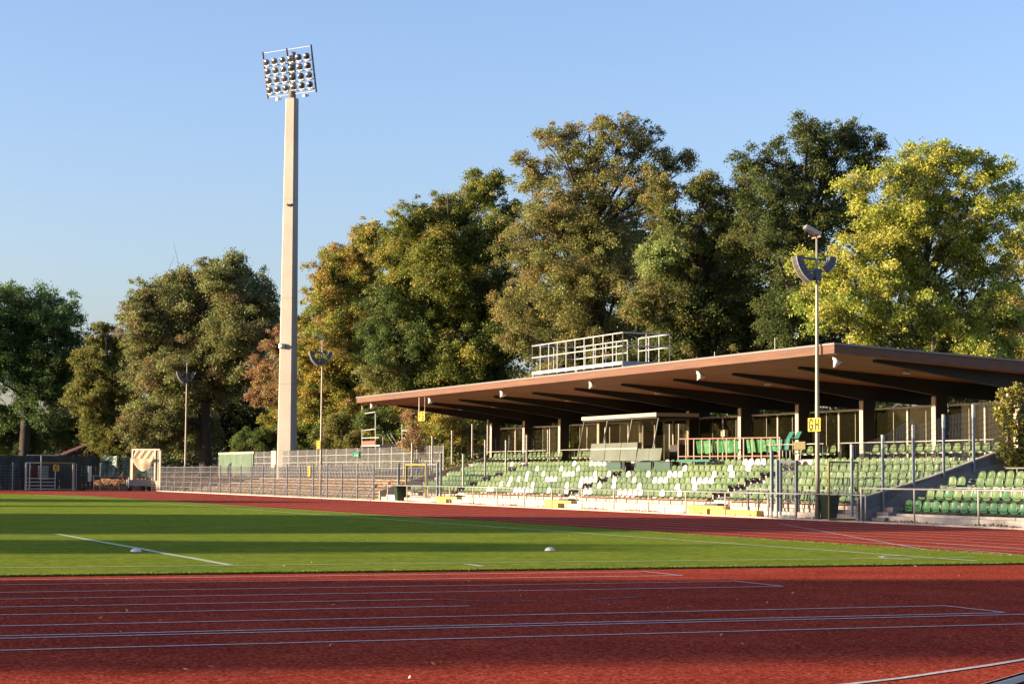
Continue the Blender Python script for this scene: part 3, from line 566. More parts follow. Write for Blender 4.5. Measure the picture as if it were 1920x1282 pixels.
# ------------------------------------------------------------------ seats
def seat_mesh(m, sc=1.0):
    """plastic shell seat facing -x, origin under the middle of the pan"""
    mb = MB(); W = .225*sc; nb = 7
    prof = [(-.21, -.035), (-.20, .0), (-.12, .012), (.02, .0), (.12, .015), (.165, .07), (.185, .16), (.20, .25), (.215, .325)]
    hw = [.19, .215, .225, .225, .225, .225, .222, .205, .13]
    vs = []
    for (x, z), h in zip(prof, hw):
        for j in range(nb):
            t = -1+2*j/(nb-1); up_ = (.03 if x < .1 else 0)*t*t; bk = -.035*t*t if z > .05 else 0
            vs.append((x+bk, t*h, z+up_-(0.03*t*t if z > .3 else 0)))
    n = len(prof); fs = [(i*nb+j, i*nb+j+1, (i+1)*nb+j+1, (i+1)*nb+j) for i in range(n-1) for j in range(nb-1)]
    m0 = len(vs); vs += [(x+.018, y, z-.012) for x, y, z in vs]; fs += [tuple(i+m0 for i in f[::-1]) for f in fs]
    rim = [j for j in range(nb)]+[i*nb+nb-1 for i in range(1, n)]+[(n-1)*nb+j for j in range(nb-2, -1, -1)]+[i*nb for i in range(n-2, 0, -1)]
    for a, b in zip(rim, rim[1:]+rim[:1]): fs.append((a, a+m0, b+m0, b))
    mb.add(vs, fs); return mb
def proto(m):
    mb = seat_mesh(m); me = bpy.data.meshes.new('seat'); me.from_pydata(mb.v, [], mb.f); me.materials.append(MATS[m]); me.polygons.foreach_set('use_smooth', [True]*len(me.polygons)); me.update(); return me, mb
SG, MBG = proto('green_seat'); SW, MBW = proto('white_seat'); SO, MBO = proto('dark_green_seat')
WH = {6: [955, 1245, 1074, 1105, 1112, 1120, 1128, 1135, 1186, 1193, 1391, 1403, 1414, 1425], 5: [1002, 1046, 1076, 1278, 1359, 1402],
      4: [983, 1011, 1048, 1055, 1063, 1112, 1145, 1175, 1211, 1248, 1258, 1267, 1327, 1369], 3: [955, 969, 983, 1020, 1027, 1035, 1082, 1090, 1099, 1107, 1144, 1181, 1218, 1227, 1237, 1297, 1306, 1317, 1327],
      2: [934, 948, 991, 1053, 1078, 1115, 1142, 1187, 1263, 1294], 1: [907, 920, 963, 970, 978, 986, 994, 1023, 1055, 1094, 1101, 1156, 1164, 1174, 1183, 1193, 1231, 1271]}
ORD = lambda n: '%d%s' % (n, 'th' if 10 < n % 100 < 14 else {1: 'st', 2: 'nd', 3: 'rd'}.get(n % 10, 'th'))
ROWN = ['front', 'second', 'third', 'fourth', 'fifth', 'sixth', 'top']
seats = []   # (dist, pos, mesh key, label)
for k in range(6):
    ys = []; y = Y0+.52+.06*(k % 2)
    while y < Y1-2.5-.0*k: 
        if all(abs(y-a) > .72 for a in AISLES): ys.append(y)
        y += .522
    white = set()
    for px in WH[k+1]:
        Yp = onX(px, 900, RX[k])[1]; j = min(range(len(ys)), key=lambda i: abs(ys[i]-Yp)+(100 if i in white else 0)); white.add(j)
    for j, y in enumerate(ys):
        w_ = j in white; seats.append((math.hypot(RX[k], y), (RX[k]+.02, y, RZ[k]+.33), 'W' if w_ else 'G', '%s seat, %s from the sloping near wall in the roofed stand\'s %s row' % ('white' if w_ else 'green', ORD(j+1), ROWN[k])))
j = 0
for px0, px1 in ((1862, 1638), (1556, 1497), (1108, 1075), (1046, 990), (976, 925)):
    ya_ = onX(px0, 835, 42.0)[1]; yb_ = onX(px1, 835, 42.0)[1]; y = ya_
    g = MB(); g.box(42.05, 42.1, ya_-.3, yb_+.3, 2.40, 2.45); g.box(42.12, 42.16, ya_-.3, yb_+.3, 2.14, 2.22); g.build('bench_rail', 'galv_white', gs)
    while y < yb_+.1:
        j += 1; seats.append((math.hypot(42, y), (42.0, y, 2.46), 'G', 'green seat, %s from the near end of the raised back row by glass' % ORD(j))); y += .6
# open block at the right
NX = [36.95, 37.7, 38.5, 39.25]; NZ = [.43, .82, 1.22, 1.42]; NS = [56.15, 56.0, 55.9, 55.3]
ob = thing('open_terrace', 'open concrete seating tiers at the right picture edge', 'terrace', (37, 50, 0))
g = MB(); g.box(36.15, 36.5, 30, 56.6, -.02, .22); g.box(36.502, 37.25, 30, 56.5, -.02, .30)
for k, (x, z) in enumerate(((37.252, .62), (38.0, 1.0), (38.8, 1.22), (39.6, 1.38))): g.box(x, x+.75 if k < 3 else 44, 30, 56.45-.01*k, -.02, z-.12)
g.build('tier', 'concrete', ob)
g = MB(); g.box(36.0, 36.6, 55.9, 56.7, .0, .16); g.box(36.2, 36.9, 56.0, 56.75, .16, .34); g.box(36.5, 37.2, 56.2, 56.8, .34, .5); g.build('step', 'concrete_dark', ob)
for k in range(4):
    g = MB(); z = NZ[k]-.02; g.box(NX[k]-.16, NX[k]+.2, 30, NS[k]+.35, z-.05, z-.02)
    for y in np.arange(31, NS[k], 1.1): g.bar((NX[k], y, z-.05), (NX[k]+.05, y, z-.32), .04)
    g.build('bench_rail', 'bin_green' if k < 2 else 'galvanised', ob)
    y = NS[k]; j = 0
    while y > 44.0:
        j += 1; P = (NX[k], y, NZ[k]); dark_shell = k == 0 or (k == 1 and j % 3 == 0)
        if not (k == 2 and j == 3): seats.append((math.hypot(P[0], y), P, 'O' if dark_shell else 'G', '%s seat, %s from the left end in the open block\'s %s row' % ('dark green' if dark_shell else 'light green', ORD(j), ROWN[k])))
        y -= .515
seats.sort(key=lambda s: s[0])
KM = dict(G=SG, W=SW, O=SO)
rs = random.Random(3)
for i, (d_, P, key, lb) in enumerate(seats[:300]):
    o = bpy.data.objects.new('stadium_seat', KM[key]); C.objects.link(o); o.location = P; o.rotation_euler = (0, rs.uniform(-.05, .05), rs.uniform(-.06, .06))
    tag(o, lb, 'seat', 'plastic shell seats of the stand')
def seat_mass(keys, name, m, lb):
    sel = [s for s in seats[300:] if s[2] in keys]; base = np.array(MBG.v); nv = len(base); V = []; Fc = []
    for i, s in enumerate(sel):
        V.append(base+np.array(s[1])); Fc += [tuple(q+i*nv for q in f) for f in MBG.f]
    mb = MB(); me = bpy.data.meshes.new(name); me.from_pydata(np.concatenate(V).tolist(), [], Fc); me.materials.append(MATS[m]); me.polygons.foreach_set('use_smooth', [True]*len(me.polygons)); me.update()
    o = bpy.data.objects.new(name, me); C.objects.link(o); tag(o, lb, 'seats', kind='stuff'); return me, sel
me, sel = seat_mass('GWO', 'far_stadium_seats', 'green_seat', 'mass of green and white seats in the far part of the stand')
me.materials.append(MATS['white_seat']); nf = len(MBG.f); mi = np.zeros(nf*len(sel), dtype=np.int32)
for i, s in enumerate(sel):
    if s[2] == 'W': mi[i*nf:(i+1)*nf] = 1
me.polygons.foreach_set('material_index', mi)

# ------------------------------------------------------------------ railings
def railing(name, label, X, ys, z0, ztop, m='cream_paint', mr='galvanised', r=.028, over=.25, mid=None, group=None):
    t = thing(name, label, 'railing', (X, ys[0], z0), group)
    MB().tube([(X, min(ys)-over, ztop), (X, max(ys)+over, ztop)], r, 8).build('top_rail', mr, t, True)
    for y in ys: MB().tube([(X, y, z0), (X, y, ztop)], r*1.02, 8).build('post', m, t, True)
    if mid: MB().tube([(X, min(ys), mid), (X, max(ys), mid)], r*.8, 6).build('mid_rail', m, t, True)
    return t
RXX = 35.35; yy = lambda px: onX(px, 950, RXX)[1]
railing('track_railing', 'long white railing along the track, left run up to the gap', RXX, [yy(p) for p in (726.5, 763, 802, 843, 887, 932, 983)], 0, .90, over=.9)
railing('track_railing', 'long white railing along the track, middle run before roofed seats', RXX, [yy(p) for p in (1034.7, 1091, 1151, 1216, 1286, 1360)], 0, .90, over=.05)
railing('track_railing', 'darker railing run along the track by the dark gate and bin', RXX, [yy(p) for p in (1440.5, 1529, 1623)], 0, .90, m='galvanised', over=.0)
MB().tube([(RXX, yy(1361), .9), (RXX, yy(1440), .9)], .028, 8).build('joining_rail', 'galvanised', bpy.data.objects['track_railing.002'], True)
railing('track_railing', 'taller beige railing run in front of the open seating block', RXX, [56.3, 53.2, 49.8, 46.5, 43.2], 0, 1.12, over=.05)
for px0, px1, lb in ((1862, 1577, 'right end by the ivy'), (1543, 1440, 'between glass columns and brown board'), (1110, 1046, 'just left of the press box'), (1023, 912, 'at the far left end')):
    a, b = onX(px0, 830, 41.35)[1], onX(px1, 830, 41.35)[1]
    railing('walkway_railing', 'thin railing before the top row, '+lb, 41.35, list(np.linspace(a, b, max(2, int((b-a)/1.25)))), 2.1, 2.83, m='steel_dark', mr='galv_white', r=.018, over=.05, group='thin railings along the upper walkway')

# ------------------------------------------------------------------ mesh fences
def wires(mb, p0, p1, z0a, z0b, h, dv=.10, dh=.2, t=.006):
    p0 = np.array(p0); p1 = np.array(p1); L = np.linalg.norm(p1-p0)
    for k in range(int(L/dv)+1):
        f = k*dv/L; q = p0+(p1-p0)*f; z = z0a+(z0b-z0a)*f; mb.box(q[0]-t/2, q[0]+t/2, q[1]-t/2, q[1]+t/2, z, z+h)
    for k in range(int(h/dh)+1): mb.bar((*p0, z0a+k*dh+.02), (*p1, z0b+k*dh+.02), t*1.6)
f1 = thing('mesh_fence', 'wire mesh fence with dark braced posts along the far track edge', 'fence', (35.6, 108, 0))
g = MB(); wires(g, (35.62, 108.4), (35.62, 171), 0, 0, 2.05, .10, .4, .010); g.build('mesh_panel', 'galvanised', f1)
for k, y in enumerate(np.arange(108.6, 171, 3.05)):
    pz = 2.12; g = MB(); g.box(35.58, 35.66, y-.04, y+.04, 0, pz); ps = g.build('post', 'steel_blue', f1)
    MB().bar((35.62, y, .85), (35.62, y+1.45, .02), .045).build('brace', 'steel_blue', ps)
    if k % 5 == 3: MB().box(35.66, 35.84, y-.5, y+.5, 2.0, 2.08).build('lintel', 'steel_dark', f1)
f2 = thing('mesh_fence', 'taller wire mesh fence at the top of the far terrace', 'fence', (41.5, 113, 0))
g = MB(); wires(g, (41.5, 113), (41.5, 170), 1.35, 1.35, 1.95, .10, .5, .014); g.build('mesh_panel', 'galv_white', f2)
for y in np.arange(113, 170.5, 2.45): MB().box(41.47, 41.53, y-.03, y+.03, 1.25, 3.33).build('post', 'galv_white', f2)
MB().box(41.41, 41.44, 157.8, 169.4, 1.5, 3.17).build('privacy_panel', 'privacy_green', f2)
MB().box(41.39, 41.45, 157.6, 169.6, 3.173, 3.33).build('panel_rail', 'cream_paint', f2); MB().box(41.37, 41.56, 150.8, 152.1, 1.4, 3.33).build('fence_post_panel', 'cream_paint', f2)
# low picket fence behind the far terrace
f3 = thing('picket_fence', 'grey slatted fence standing at the top step of far terrace', 'fence', (41.25, 115, 0)); g = MB()
for y in np.arange(115, 158, .30): g.bar((41.25, y, 1.25), (41.25, y+.10, 2.0), .045)
g.box(41.24, 41.26, 115, 158, 1.4, 1.43); g.box(41.24, 41.26, 115, 158, 1.9, 1.93); g.build('slat', 'galvanised', f3)
# far terrace steps
ft = thing('standing_terrace', 'weathered concrete standing steps littered with leaves behind mesh fence', 'terrace', (38, 140, 0))
for k in range(7): MB().box(36.3+.85*k, 36.3+.85*(k+1) if k < 6 else 46, 109.3, 163-k*1.2, -.02, .12+.18*k).build('step', 'paving', ft)
mat('worn_edge', (.28, .20, .135), .9, noise=(1.1, .6), col2=(.10, .065, .04))
for k in range(7): MB().box(36.285+.85*k, 36.299+.85*k, 109.5, 162.8-k*1.2, .03+.18*k, .115+.18*k).build('step_edge', 'worn_edge', ft)
# leaf covered bank in the far corner
g = MB(); nx, ny = 26, 10; vs = []
for j in range(ny):
    for i in range(nx):
        x = 30.6+i*.56; y = 172.2+j*1.2; z = min(1, j/5)*1.35*min(1, max(0, (x-30.4)/3.5))+.12*math.sin(i*1.7+j)*min(1, j); vs.append((x, y, z-.02))
g.add(vs, [(j*nx+i, j*nx+i+1, (j+1)*nx+i+1, (j+1)*nx+i) for j in range(ny-1) for i in range(nx-1)])
bk = structure(g, 'leafy_bank', 'tile_brown')
g = MB(); g.box(35.7, 47, 163.2, 190, -.02, .9); g.v = [(x, y, z if z < 0 else .1+.16*(x-35.7)) for x, y, z in g.v]; structure(g, 'grass_bank', 'paving')
rg2 = np.random.default_rng(55); n = 9000; X = rg2.uniform(30.8, 46, n); Y = rg2.uniform(164, 178, n); ok = (Y > 172.3) | (X > 36.2); X = X[ok]; Y = Y[ok]
Z = np.where(Y > 172.2, np.minimum(1, (Y-172.2)/6)*1.35*np.clip((X-30.4)/3.5, 0, 1), .1+.16*(X-35.7))+.03
Z = np.where((X > 35.7) & (Y > 172.2), np.maximum(Z, .1+.16*(X-35.7)+.03), Z)
tag(cards(np.c_[X, Y, Z+.06*rg2.random(len(X))], .16, cols_from([(.30, .12, .04), (.22, .09, .03), (.35, .18, .06), (.14, .09, .04)], len(X), rg2), 'leaf_litter', up=1.5), 'rust coloured leaf litter on the bank in the far corner', 'leaves', kind='stuff')
n = 16000; X = rg2.uniform(36.3, 43, n); Y = rg2.uniform(109.5, 162, n); Z = .15+.18*np.minimum(6, np.floor((X-36.3)/.85))
tag(cards(np.c_[X, Y, Z], .13, cols_from([(.32, .17, .08), (.22, .12, .05), (.42, .28, .14)], n, rg2), 'leaf_litter', up=1.8), 'brown leaf litter lying on the far standing steps', 'leaves', kind='stuff')
n = 3500; Y = rg2.uniform(40, 104, n); X = rg2.uniform(35.5, 35.98, n)
tag(cards(np.c_[X, Y, .02+.05*rg2.random(n)*(1+np.sin(Y*1.3))], .08, cols_from([(.28, .14, .07), (.20, .10, .04), (.35, .22, .10)], n, rg2), 'leaf_litter', up=1.8), 'brown leaves drifted along the foot of the stand wall', 'leaves', kind='stuff')
g = MB(); g.add([(35.42, 20, .004), (36.05, 20, .004), (36.05, 109, .004), (35.42, 109, .004)], [(0, 1, 2, 3)]); structure(g, 'path', 'paving')
# stepped fences up the two side walls
def slope_fence(label, plane, pts, h, mesh=True, pw=.075, m='steel_blue', mc='galv_white', dv=.06):
    t = thing('slope_fence', label, 'fence', (pts[0][0], plane, 0)); prev = None
    for i, (x, z0, z1) in enumerate(pts):
        p = MB().box(x-pw/2, x+pw/2, plane-pw/2, plane+pw/2, z0, z1).build('post', m, t); MB().box(x-pw/2-.004, x+pw/2+.004, plane-pw/2-.004, plane+pw/2+.004, z1-.12 if m == 'galv_white' else z1-.45, z1+.004).build('post_cap', mc, p)
        if mesh and prev:
            g = MB(); wires(g, (prev[0], plane), (x, plane), prev[1]+.1, z0+.1, 0.01+(z1-z0)*.93 if False else prev[2]-prev[1]-.15, dv, .2, .006); g.build('mesh_panel', 'steel_dark', t)
        prev = (x, z0, z1)
def Pp(px, y0, y1, Y): a = onY(px, y0, Y); b = onY(px, y1, Y); return (a[0], b[2], a[2])
slope_fence('stepped mesh fence climbing the concrete wall beside the open block', 56.84, [Pp(*q, 56.84) for q in ((1597, 833, 968), (1655, 815, 950), (1712, 796, 913), (1769, 777, 895), (1825, 758, 885))]+[(41.6, 2.0, 4.4)], 2)
slope_fence('row of slim posts climbing the left side wall of the stand', 108.6, [Pp(*q, 108.6) for q in ((773, 830, 893), (811, 818, 882), (848, 807, 870), (886, 795, 858), (915, 787, 852))], 2, pw=.09, m='galv_white', dv=.5)
slope_fence('row of slim posts climbing the aisle near the left seats', 98.6, [Pp(*q, 98.6) for q in ((869, 851, 915), (910, 825, 900), (949, 825, 890), (988, 815, 873), (1028, 806, 868))], 2, pw=.085, m='galv_white', dv=.3)

# gates
def frame_gate(name, label, a, b, h, m, t=.06, meshm='steel_dark', z0=.04, posts=None):
    G = thing(name, label, 'gate', (*a, 0)); a = Vector((*a, 0)); b = Vector((*b, 0)); Z = Vector((0, 0, 1))
    g = MB()
    for p in (a, b): g.bar(p+Z*z0, p+Z*h, t)
    d = (b-a).normalized()*t*.5
    g.bar(a+Z*(h-t/2)+d, b+Z*(h-t/2)-d, t); g.bar(a+Z*(z0+t/2)+d, b+Z*(z0+t/2)-d, t); g.build('frame', m, G)
    g = MB(); wires(g, (a.x, a.y), (b.x, b.y), z0, z0, h-z0-.05, .06, .2, .006); g.build('mesh_infill', meshm, G)
    g = MB(); g.bar(a.lerp(b, .93)+Z*(h*.5), a.lerp(b, .93)+Z*(h*.5+.16)+Vector((-.03, 0, 0)), .05, .05); g.build('lock', 'steel_dark', G)
    for p in posts or (): MB().box(p[0]-.05, p[0]+.05, p[1]-.05, p[1]+.05, 0, p[2]).build('gate_post', 'steel_blue', G)
frame_gate('yellow_gate', 'yellow framed mesh gate behind the small bin at left', (36.1, 104.3), (36.1, 101.0), 2.1, 'yellow_paint', .10, posts=[(36.1, 105.6, 2.15), (36.1, 99.2, 2.15), (36.1, 98.7, 2.65)])
frame_gate('mesh_gate', 'dark framed open mesh gate just right of yellow gate', (36.1, 100.8), (36.1, 99.3), 2.08, 'steel_blue', .06)
frame_gate('yellow_gate', 'yellow framed mesh gate behind the large bin at right', (35.0, 57.75), (36.12, 57.75), 2.02, 'yellow_paint', .055)
frame_gate('dark_gate', 'narrow dark steel gate in front of the roofed seats', (36.0, 62.7), (36.0, 61.6), 2.08, 'steel_dark', .09, posts=[(36.0, 63.35, 2.45), (36.0, 62.95, 2.1)])
g = thing('handrail_frame', 'dark waist-high barrier rails beside the dark steel gate', 'railing', (36.2, 62, 0))
for px in (1403, 1422, 1440, 1478, 1498, 1518): y = onX(px, 950, 36.25)[1]; MB().tube([(36.25, y, .25), (36.25, y, 1.0)], .035, 6).build('post', 'steel_dark', g)
MB().tube([(36.25, onX(1400, 950, 36.25)[1], 1.02), (36.25, onX(1590, 950, 36.25)[1], 1.02)], .028, 6).build('top_rail', 'galvanised', g)
bd = thing('notice_board', 'small blank olive board on posts over the upper walkway', 'board', (41.3, 70, 2.1))
a, b = onX(1489, 828, 41.3), onX(1511, 842, 41.3); MB().box(41.27, 41.31, b[1], a[1], b[2], a[2]).build('panel', 'yellow_paint', bd); MB().box(41.315, 41.34, (a[1]+b[1])/2-.02, (a[1]+b[1])/2+.02, 2.1, b[2]).build('post', 'galvanised', bd)
MATS['olive_board'] = mat('olive_board', (.12, .10, .03), .6); bd.children[0].data.materials[0] = MATS['olive_board']

# ------------------------------------------------------------------ wheelie bins
def bin_(label, x, y, w, d, h):
    t = thing('litter_bin', label, 'bin', (x, y, 0), 'green bins behind the railing')
    g = MB(); lo, hi = .76, 1.0; v = []
    for z, s in ((.06, lo), (h*.86, hi)): v += [(x-d/2*s, y-w/2*s, z), (x+d/2*s, y-w/2*s, z), (x+d/2*s, y+w/2*s, z), (x-d/2*s, y+w/2*s, z)]
    g.add(v, [(3, 2, 1, 0), (4, 5, 6, 7), (0, 1, 5, 4), (1, 2, 6, 5), (2, 3, 7, 6), (3, 0, 4, 7)]); g.build('body', 'bin_green', t)
    g = MB(); q = .04; g.box(x-d/2-q, x+d/2+q, y-w/2-q, y+w/2+q, h*.862, h*.92); g.prism([(x-d/2-q*.6, h*.921), (x+d/2+q, h*.921), (x+d/2+q, h*.96), (x-.02, h), (x-d/2-q*.6, h*.95)], 1, y-w/2-.02, y+w/2+.02); g.build('lid', 'bin_green', t)
    g = MB(); g.tube([(x+d/2+.07, y-w/2*.7, h*.93), (x+d/2+.07, y+w/2*.7, h*.93)], .018, 6); g.build('handle', 'black', t)
    for s in (-1, 1): MB().tube([(x+d/2*.8, y+s*w*.34, .09), (x+d/2*.8, y+s*w*.42, .09)], .09, 12).build('wheel', 'rubber', t)
bin_('large dark green wheeled bin beneath the lettered pole at right', 35.85, 59.15, .56, .5, .93)
bin_('small green wheeled bin by the yellow gate at left end', 35.85, 104.6, .6, .55, .9)

# ------------------------------------------------------------------ lettering
GL = {'E': [((0, 0), (0, 1)), ((0, 1), (.55, 1)), ((0, .5), (.45, .5)), ((0, 0), (.55, 0))], 'F': [((0, 0), (0, 1)), ((0, 1), (.55, 1)), ((0, .5), (.45, .5))],
      'H': [((0, 0), (0, 1)), ((.55, 0), (.55, 1)), ((0, .5), (.55, .5))],
      'G': [((.56, .82), (.42, 1)), ((.42, 1), (.16, 1)), ((.16, 1), (0, .8)), ((0, .8), (0, .2)), ((0, .2), (.16, 0)), ((.16, 0), (.42, 0)), ((.42, 0), (.57, .18)), ((.57, .18), (.57, .45)), ((.57, .45), (.34, .45))],
      '5': [((.55, 1), (.06, 1)), ((.06, 1), (.02, .55)), ((.02, .55), (.36, .6)), ((.36, .6), (.55, .42)), ((.55, .42), (.55, .2)), ((.55, .2), (.38, 0)), ((.38, 0), (.12, 0)), ((.12, 0), (0, .14))]}
def letter(mb, ch, o, u, v, h, th, nrm):
    o = Vector(o); u = Vector(u); v = Vector(v); nrm = Vector(nrm)
    for i, (a, b) in enumerate(GL[ch]):
        P = o+u*a[0]*h+v*a[1]*h+nrm*(.004+.0006*i); Q = o+u*b[0]*h+v*b[1]*h+nrm*(.004+.0006*i); d = (Q-P).normalized()*th*.45; mb.bar(P-d, Q+d, .006, th, up=d.cross(nrm)) if abs(d.normalized().dot(nrm)) < .9 else 0
def sign(name, label, c, w, h, text, u=(0, -1, 0), nrm=(-1, 0, 0), lh=.30, gap=.14, rods=None):
    t = thing(name, label, 'sign', c); c = Vector(c); u = Vector(u); nrm = Vector(nrm); v = Vector((0, 0, 1))
    g = MB(); g.bar(c-u*w/2, c+u*w/2, .02, h); g.v = [tuple(Vector(p)-nrm*.012) for p in g.v]; g.build('panel', 'sign_yellow', t)
    n = len(text); cw = .56*lh; tot = n*cw+(n-1)*gap; x = -tot/2
    for ch in text:
        g = MB(); letter(g, ch, c+u*x-v*lh/2, u, v, lh, lh*.2, nrm); g.build('letter', 'black', t); x += cw+gap
    for r in rods or (): MB().tube([r[0], r[1]], r[2], 6).build('rod', 'cream_paint', t)
    return t
sign('block_sign', 'yellow sign with letters G H on the right speaker pole', (35.42, 59.4, 3.29), .82, .46, 'GH', lh=.34, gap=.2)
sign('block_sign', 'yellow sign with letters E F on the middle speaker pole', (35.45, 119.25, 3.33), .82, .50, 'EF', lh=.36, gap=.2)
a = onX(791, 780, 35.9); sign('block_sign', 'yellow sign with letters F G hanging from the roof edge', (35.87, a[1], a[2]), 1.05, .50, 'FG', lh=.38, gap=.26,
     rods=[((35.9, a[1]+.45, a[2]+.25), (35.9, a[1]+.45, 5.74), .035), ((35.9, a[1]-.45, a[2]+.25), (35.9, a[1]-.45, 5.74), .015)])
a = onY(106, 877, 171.6); sign('block_sign', 'yellow sign with number 5 on the far corner gate', (a[0], 171.75, a[2]), .50, .50, '5', u=(1, 0, 0), nrm=(0, -1, 0), lh=.34)
a = onX(579, 883, 35.5); sign('block_sign', 'narrow yellow sign with letter E on mesh fence', (35.5, a[1], a[2]), .5, .62, 'E', lh=.36)
t = thing('exit_sign', 'small green arrow sign on the tall mesh fence', 'sign', (41.4, 132, 2.6)); a = onX(667, 852, 41.38); MB().box(41.38, 41.41, a[1]-.75, a[1]+.75, a[2]-.2, a[2]+.2).build('panel', 'sign_green', t)
g = MB(); y, z = a[1], a[2]; g.box(41.37, 41.378, y+.12, y+.18, z-.02, z+.15); g.prism([(y+.02, z-.02), (y+.28, z-.02), (y+.15, z-.15)], 0, 41.37, 41.378); g.box(41.37, 41.378, y-.45, y-.25, z-.12, z+.02); g.box(41.37, 41.378, y-.38, y-.32, z+.05, z+.13); g.build('arrow', 'galv_white', t)

# ------------------------------------------------------------------ speaker poles
def speaker_pole(label, x, y, top, bent=0, rad=.068):
    t = thing('speaker_pole', label, 'pole', (x, y, 0), 'slim speaker poles')
    MB().tube([(x, y, 0), (x, y, 2.6), (x, y, top*.72), (x, y, top)], [rad*1.25, rad*1.15, rad*.8, rad*.55], 12).build('pole', 'pole_paint', t, True)
    # floodlight: tilted flat box pointing at the field
    g = MB(); c = Vector((x-.12, y, top+.12)); g.bar(c+Vector((-.30, .08, .19)), c+Vector((.20, -.06, -.08)), .46, .12); fl = g.build('floodlight', 'galvanised', t)
    g = MB(); g.bar(c+Vector((-.27, .07, .11)), c+Vector((.14, -.05, -.11)), .38, .02); g.build('lens', 'glass_clear', fl)
    g = MB(); g.bar((x-.32, y, top-.02), (x+.15, y, top+.0), .05); g.bar((x, y-.3, top-.05), (x, y+.3, top-.05), .05); g.build('bracket', 'rust_pipe', t)
    zc = top-1.45
    def array(ang, r, n, arc0, arc1, off, wd):
        # curved stack of wedge boxes; faces outward along ang in plan
        d = Vector((math.cos(ang), math.sin(ang), 0)); s = Vector((-d.y, d.x, 0)); gg = MB(); gr = MB(); C0 = Vector((x, y, zc))+d*off
        R0 = r
        for i in range(n):
            a0 = arc0+(arc1-arc0)*i/n; a1 = arc0+(arc1-arc0)*(i+.93)/n
            q = lambda a, R: C0+d*(R*math.cos(a))+Vector((0, 0, R*math.sin(a)+.9-.1))
            for mb, Ra, Rb, ww in ((gg, R0-.24, R0, wd), (gr, R0+.001, R0+.02, wd*.94)):
                P = [q(a0, Ra), q(a0, Rb), q(a1, Rb), q(a1, Ra)]
                v = [p-s*ww/2 for p in P]+[p+s*ww/2 for p in P]; mb.add(v, [(0, 1, 2, 3), (7, 6, 5, 4), (0, 4, 5, 1), (1, 5, 6, 2), (2, 6, 7, 3), (3, 7, 4, 0)])
        o = gg.build('line_array', 'speaker_box', t); gr.build('grille', 'speaker_grille', o)
        g2 = MB(); 
        for sg in (-1, 1):
            pts = [C0+d*((R0+.015)*math.cos(a))+Vector((0, 0, (R0+.015)*math.sin(a)+.8))+s*sg*wd*.5 for a in np.linspace(arc0, arc1, 8)]; g2.tube(pts, .018, 5)
        g2.build('rim', 'galv_white', o)
    array(math.radians(172), 1.16, 6, math.radians(-4), math.radians(-58), -.33, .42)
    array(math.radians(-12), .80, 3, math.radians(-8), math.radians(-50), -.13, .40)
    g = MB(); g.bar((x-.62, y+.05, zc+.66), (x+.35, y-.03, zc+.62), .05, .07); g.bar((x-.5, y-.15, zc+.2), (x+.2, y, zc+.2), .06); g.box(x-.12, x+.12, y-.12, y+.12, zc-.1, zc+.3); g.build('yoke', 'steel_dark', t)
    return t
speaker_pole('tall slim pole with curved loudspeakers in front of the roof at right', 35.58, 59.45, 9.85)
speaker_pole('slim speaker pole right of the floodlight mast above mesh fence', 35.65, 119.3, 9.9)
P = onX(347, 918, 36.4); speaker_pole('farthest slim speaker pole in front of the rust coloured tree', 36.2, 159.5, 10.5)

# ------------------------------------------------------------------ floodlight mast
MX, MY = 41.95, 149.6
t = thing('floodlight_mast', 'tall concrete floodlight mast with bank of twenty-four lamps', 'floodlight mast', (MX, MY, 0))
def oct_(cx, cy, w, d, ang=YAW):
    c, s = math.cos(-ang), math.sin(-ang); ch = .12; P = [(-w, -d+ch), (-w+ch, -d), (w-ch, -d), (w, -d+ch), (w, d-ch), (w-ch, d), (-w+ch, d), (-w, d-ch)]
    a = math.radians(-40); c, s = math.cos(a), math.sin(a); return [(cx+x*c-y*s, cy+x*s+y*c) for x, y in P]
g = MB(); lv = [(0, .66), (8.5, .60), (15.2, .555), (23.0, .50), (31.0, .44)]
for (z0, w0), (z1, w1) in zip(lv, lv[1:]):
    A = oct_(MX, MY, w0, w0*.85); B = oct_(MX, MY, w1, w1*.85)
    g.add([(x, y, z0+.02) for x, y in A]+[(x, y, z1) for x, y in B], [tuple(range(7, -1, -1)), tuple(range(8, 16))]+[(i, (i+1) % 8, 8+(i+1) % 8, 8+i) for i in range(8)])
pl = g.build('pillar', 'concrete_mast', t)
g = MB()
for z, w0 in ((8.5, .60), (15.2, .555), (23.0, .50)): A = oct_(MX, MY, w0+.006, w0*.85+.006); g.add([(x, y, z) for x, y in A]+[(x, y, z+.03) for x, y in A], [(i, (i+1) % 8, 8+(i+1) % 8, 8+i) for i in range(8)])
g.build('joint', 'concrete_dark', pl)
MB().tube([(MX, MY, 31.0), (MX, MY, 34.7)], [.30, .24], 12).build('neck', 'galvanised', t, True)
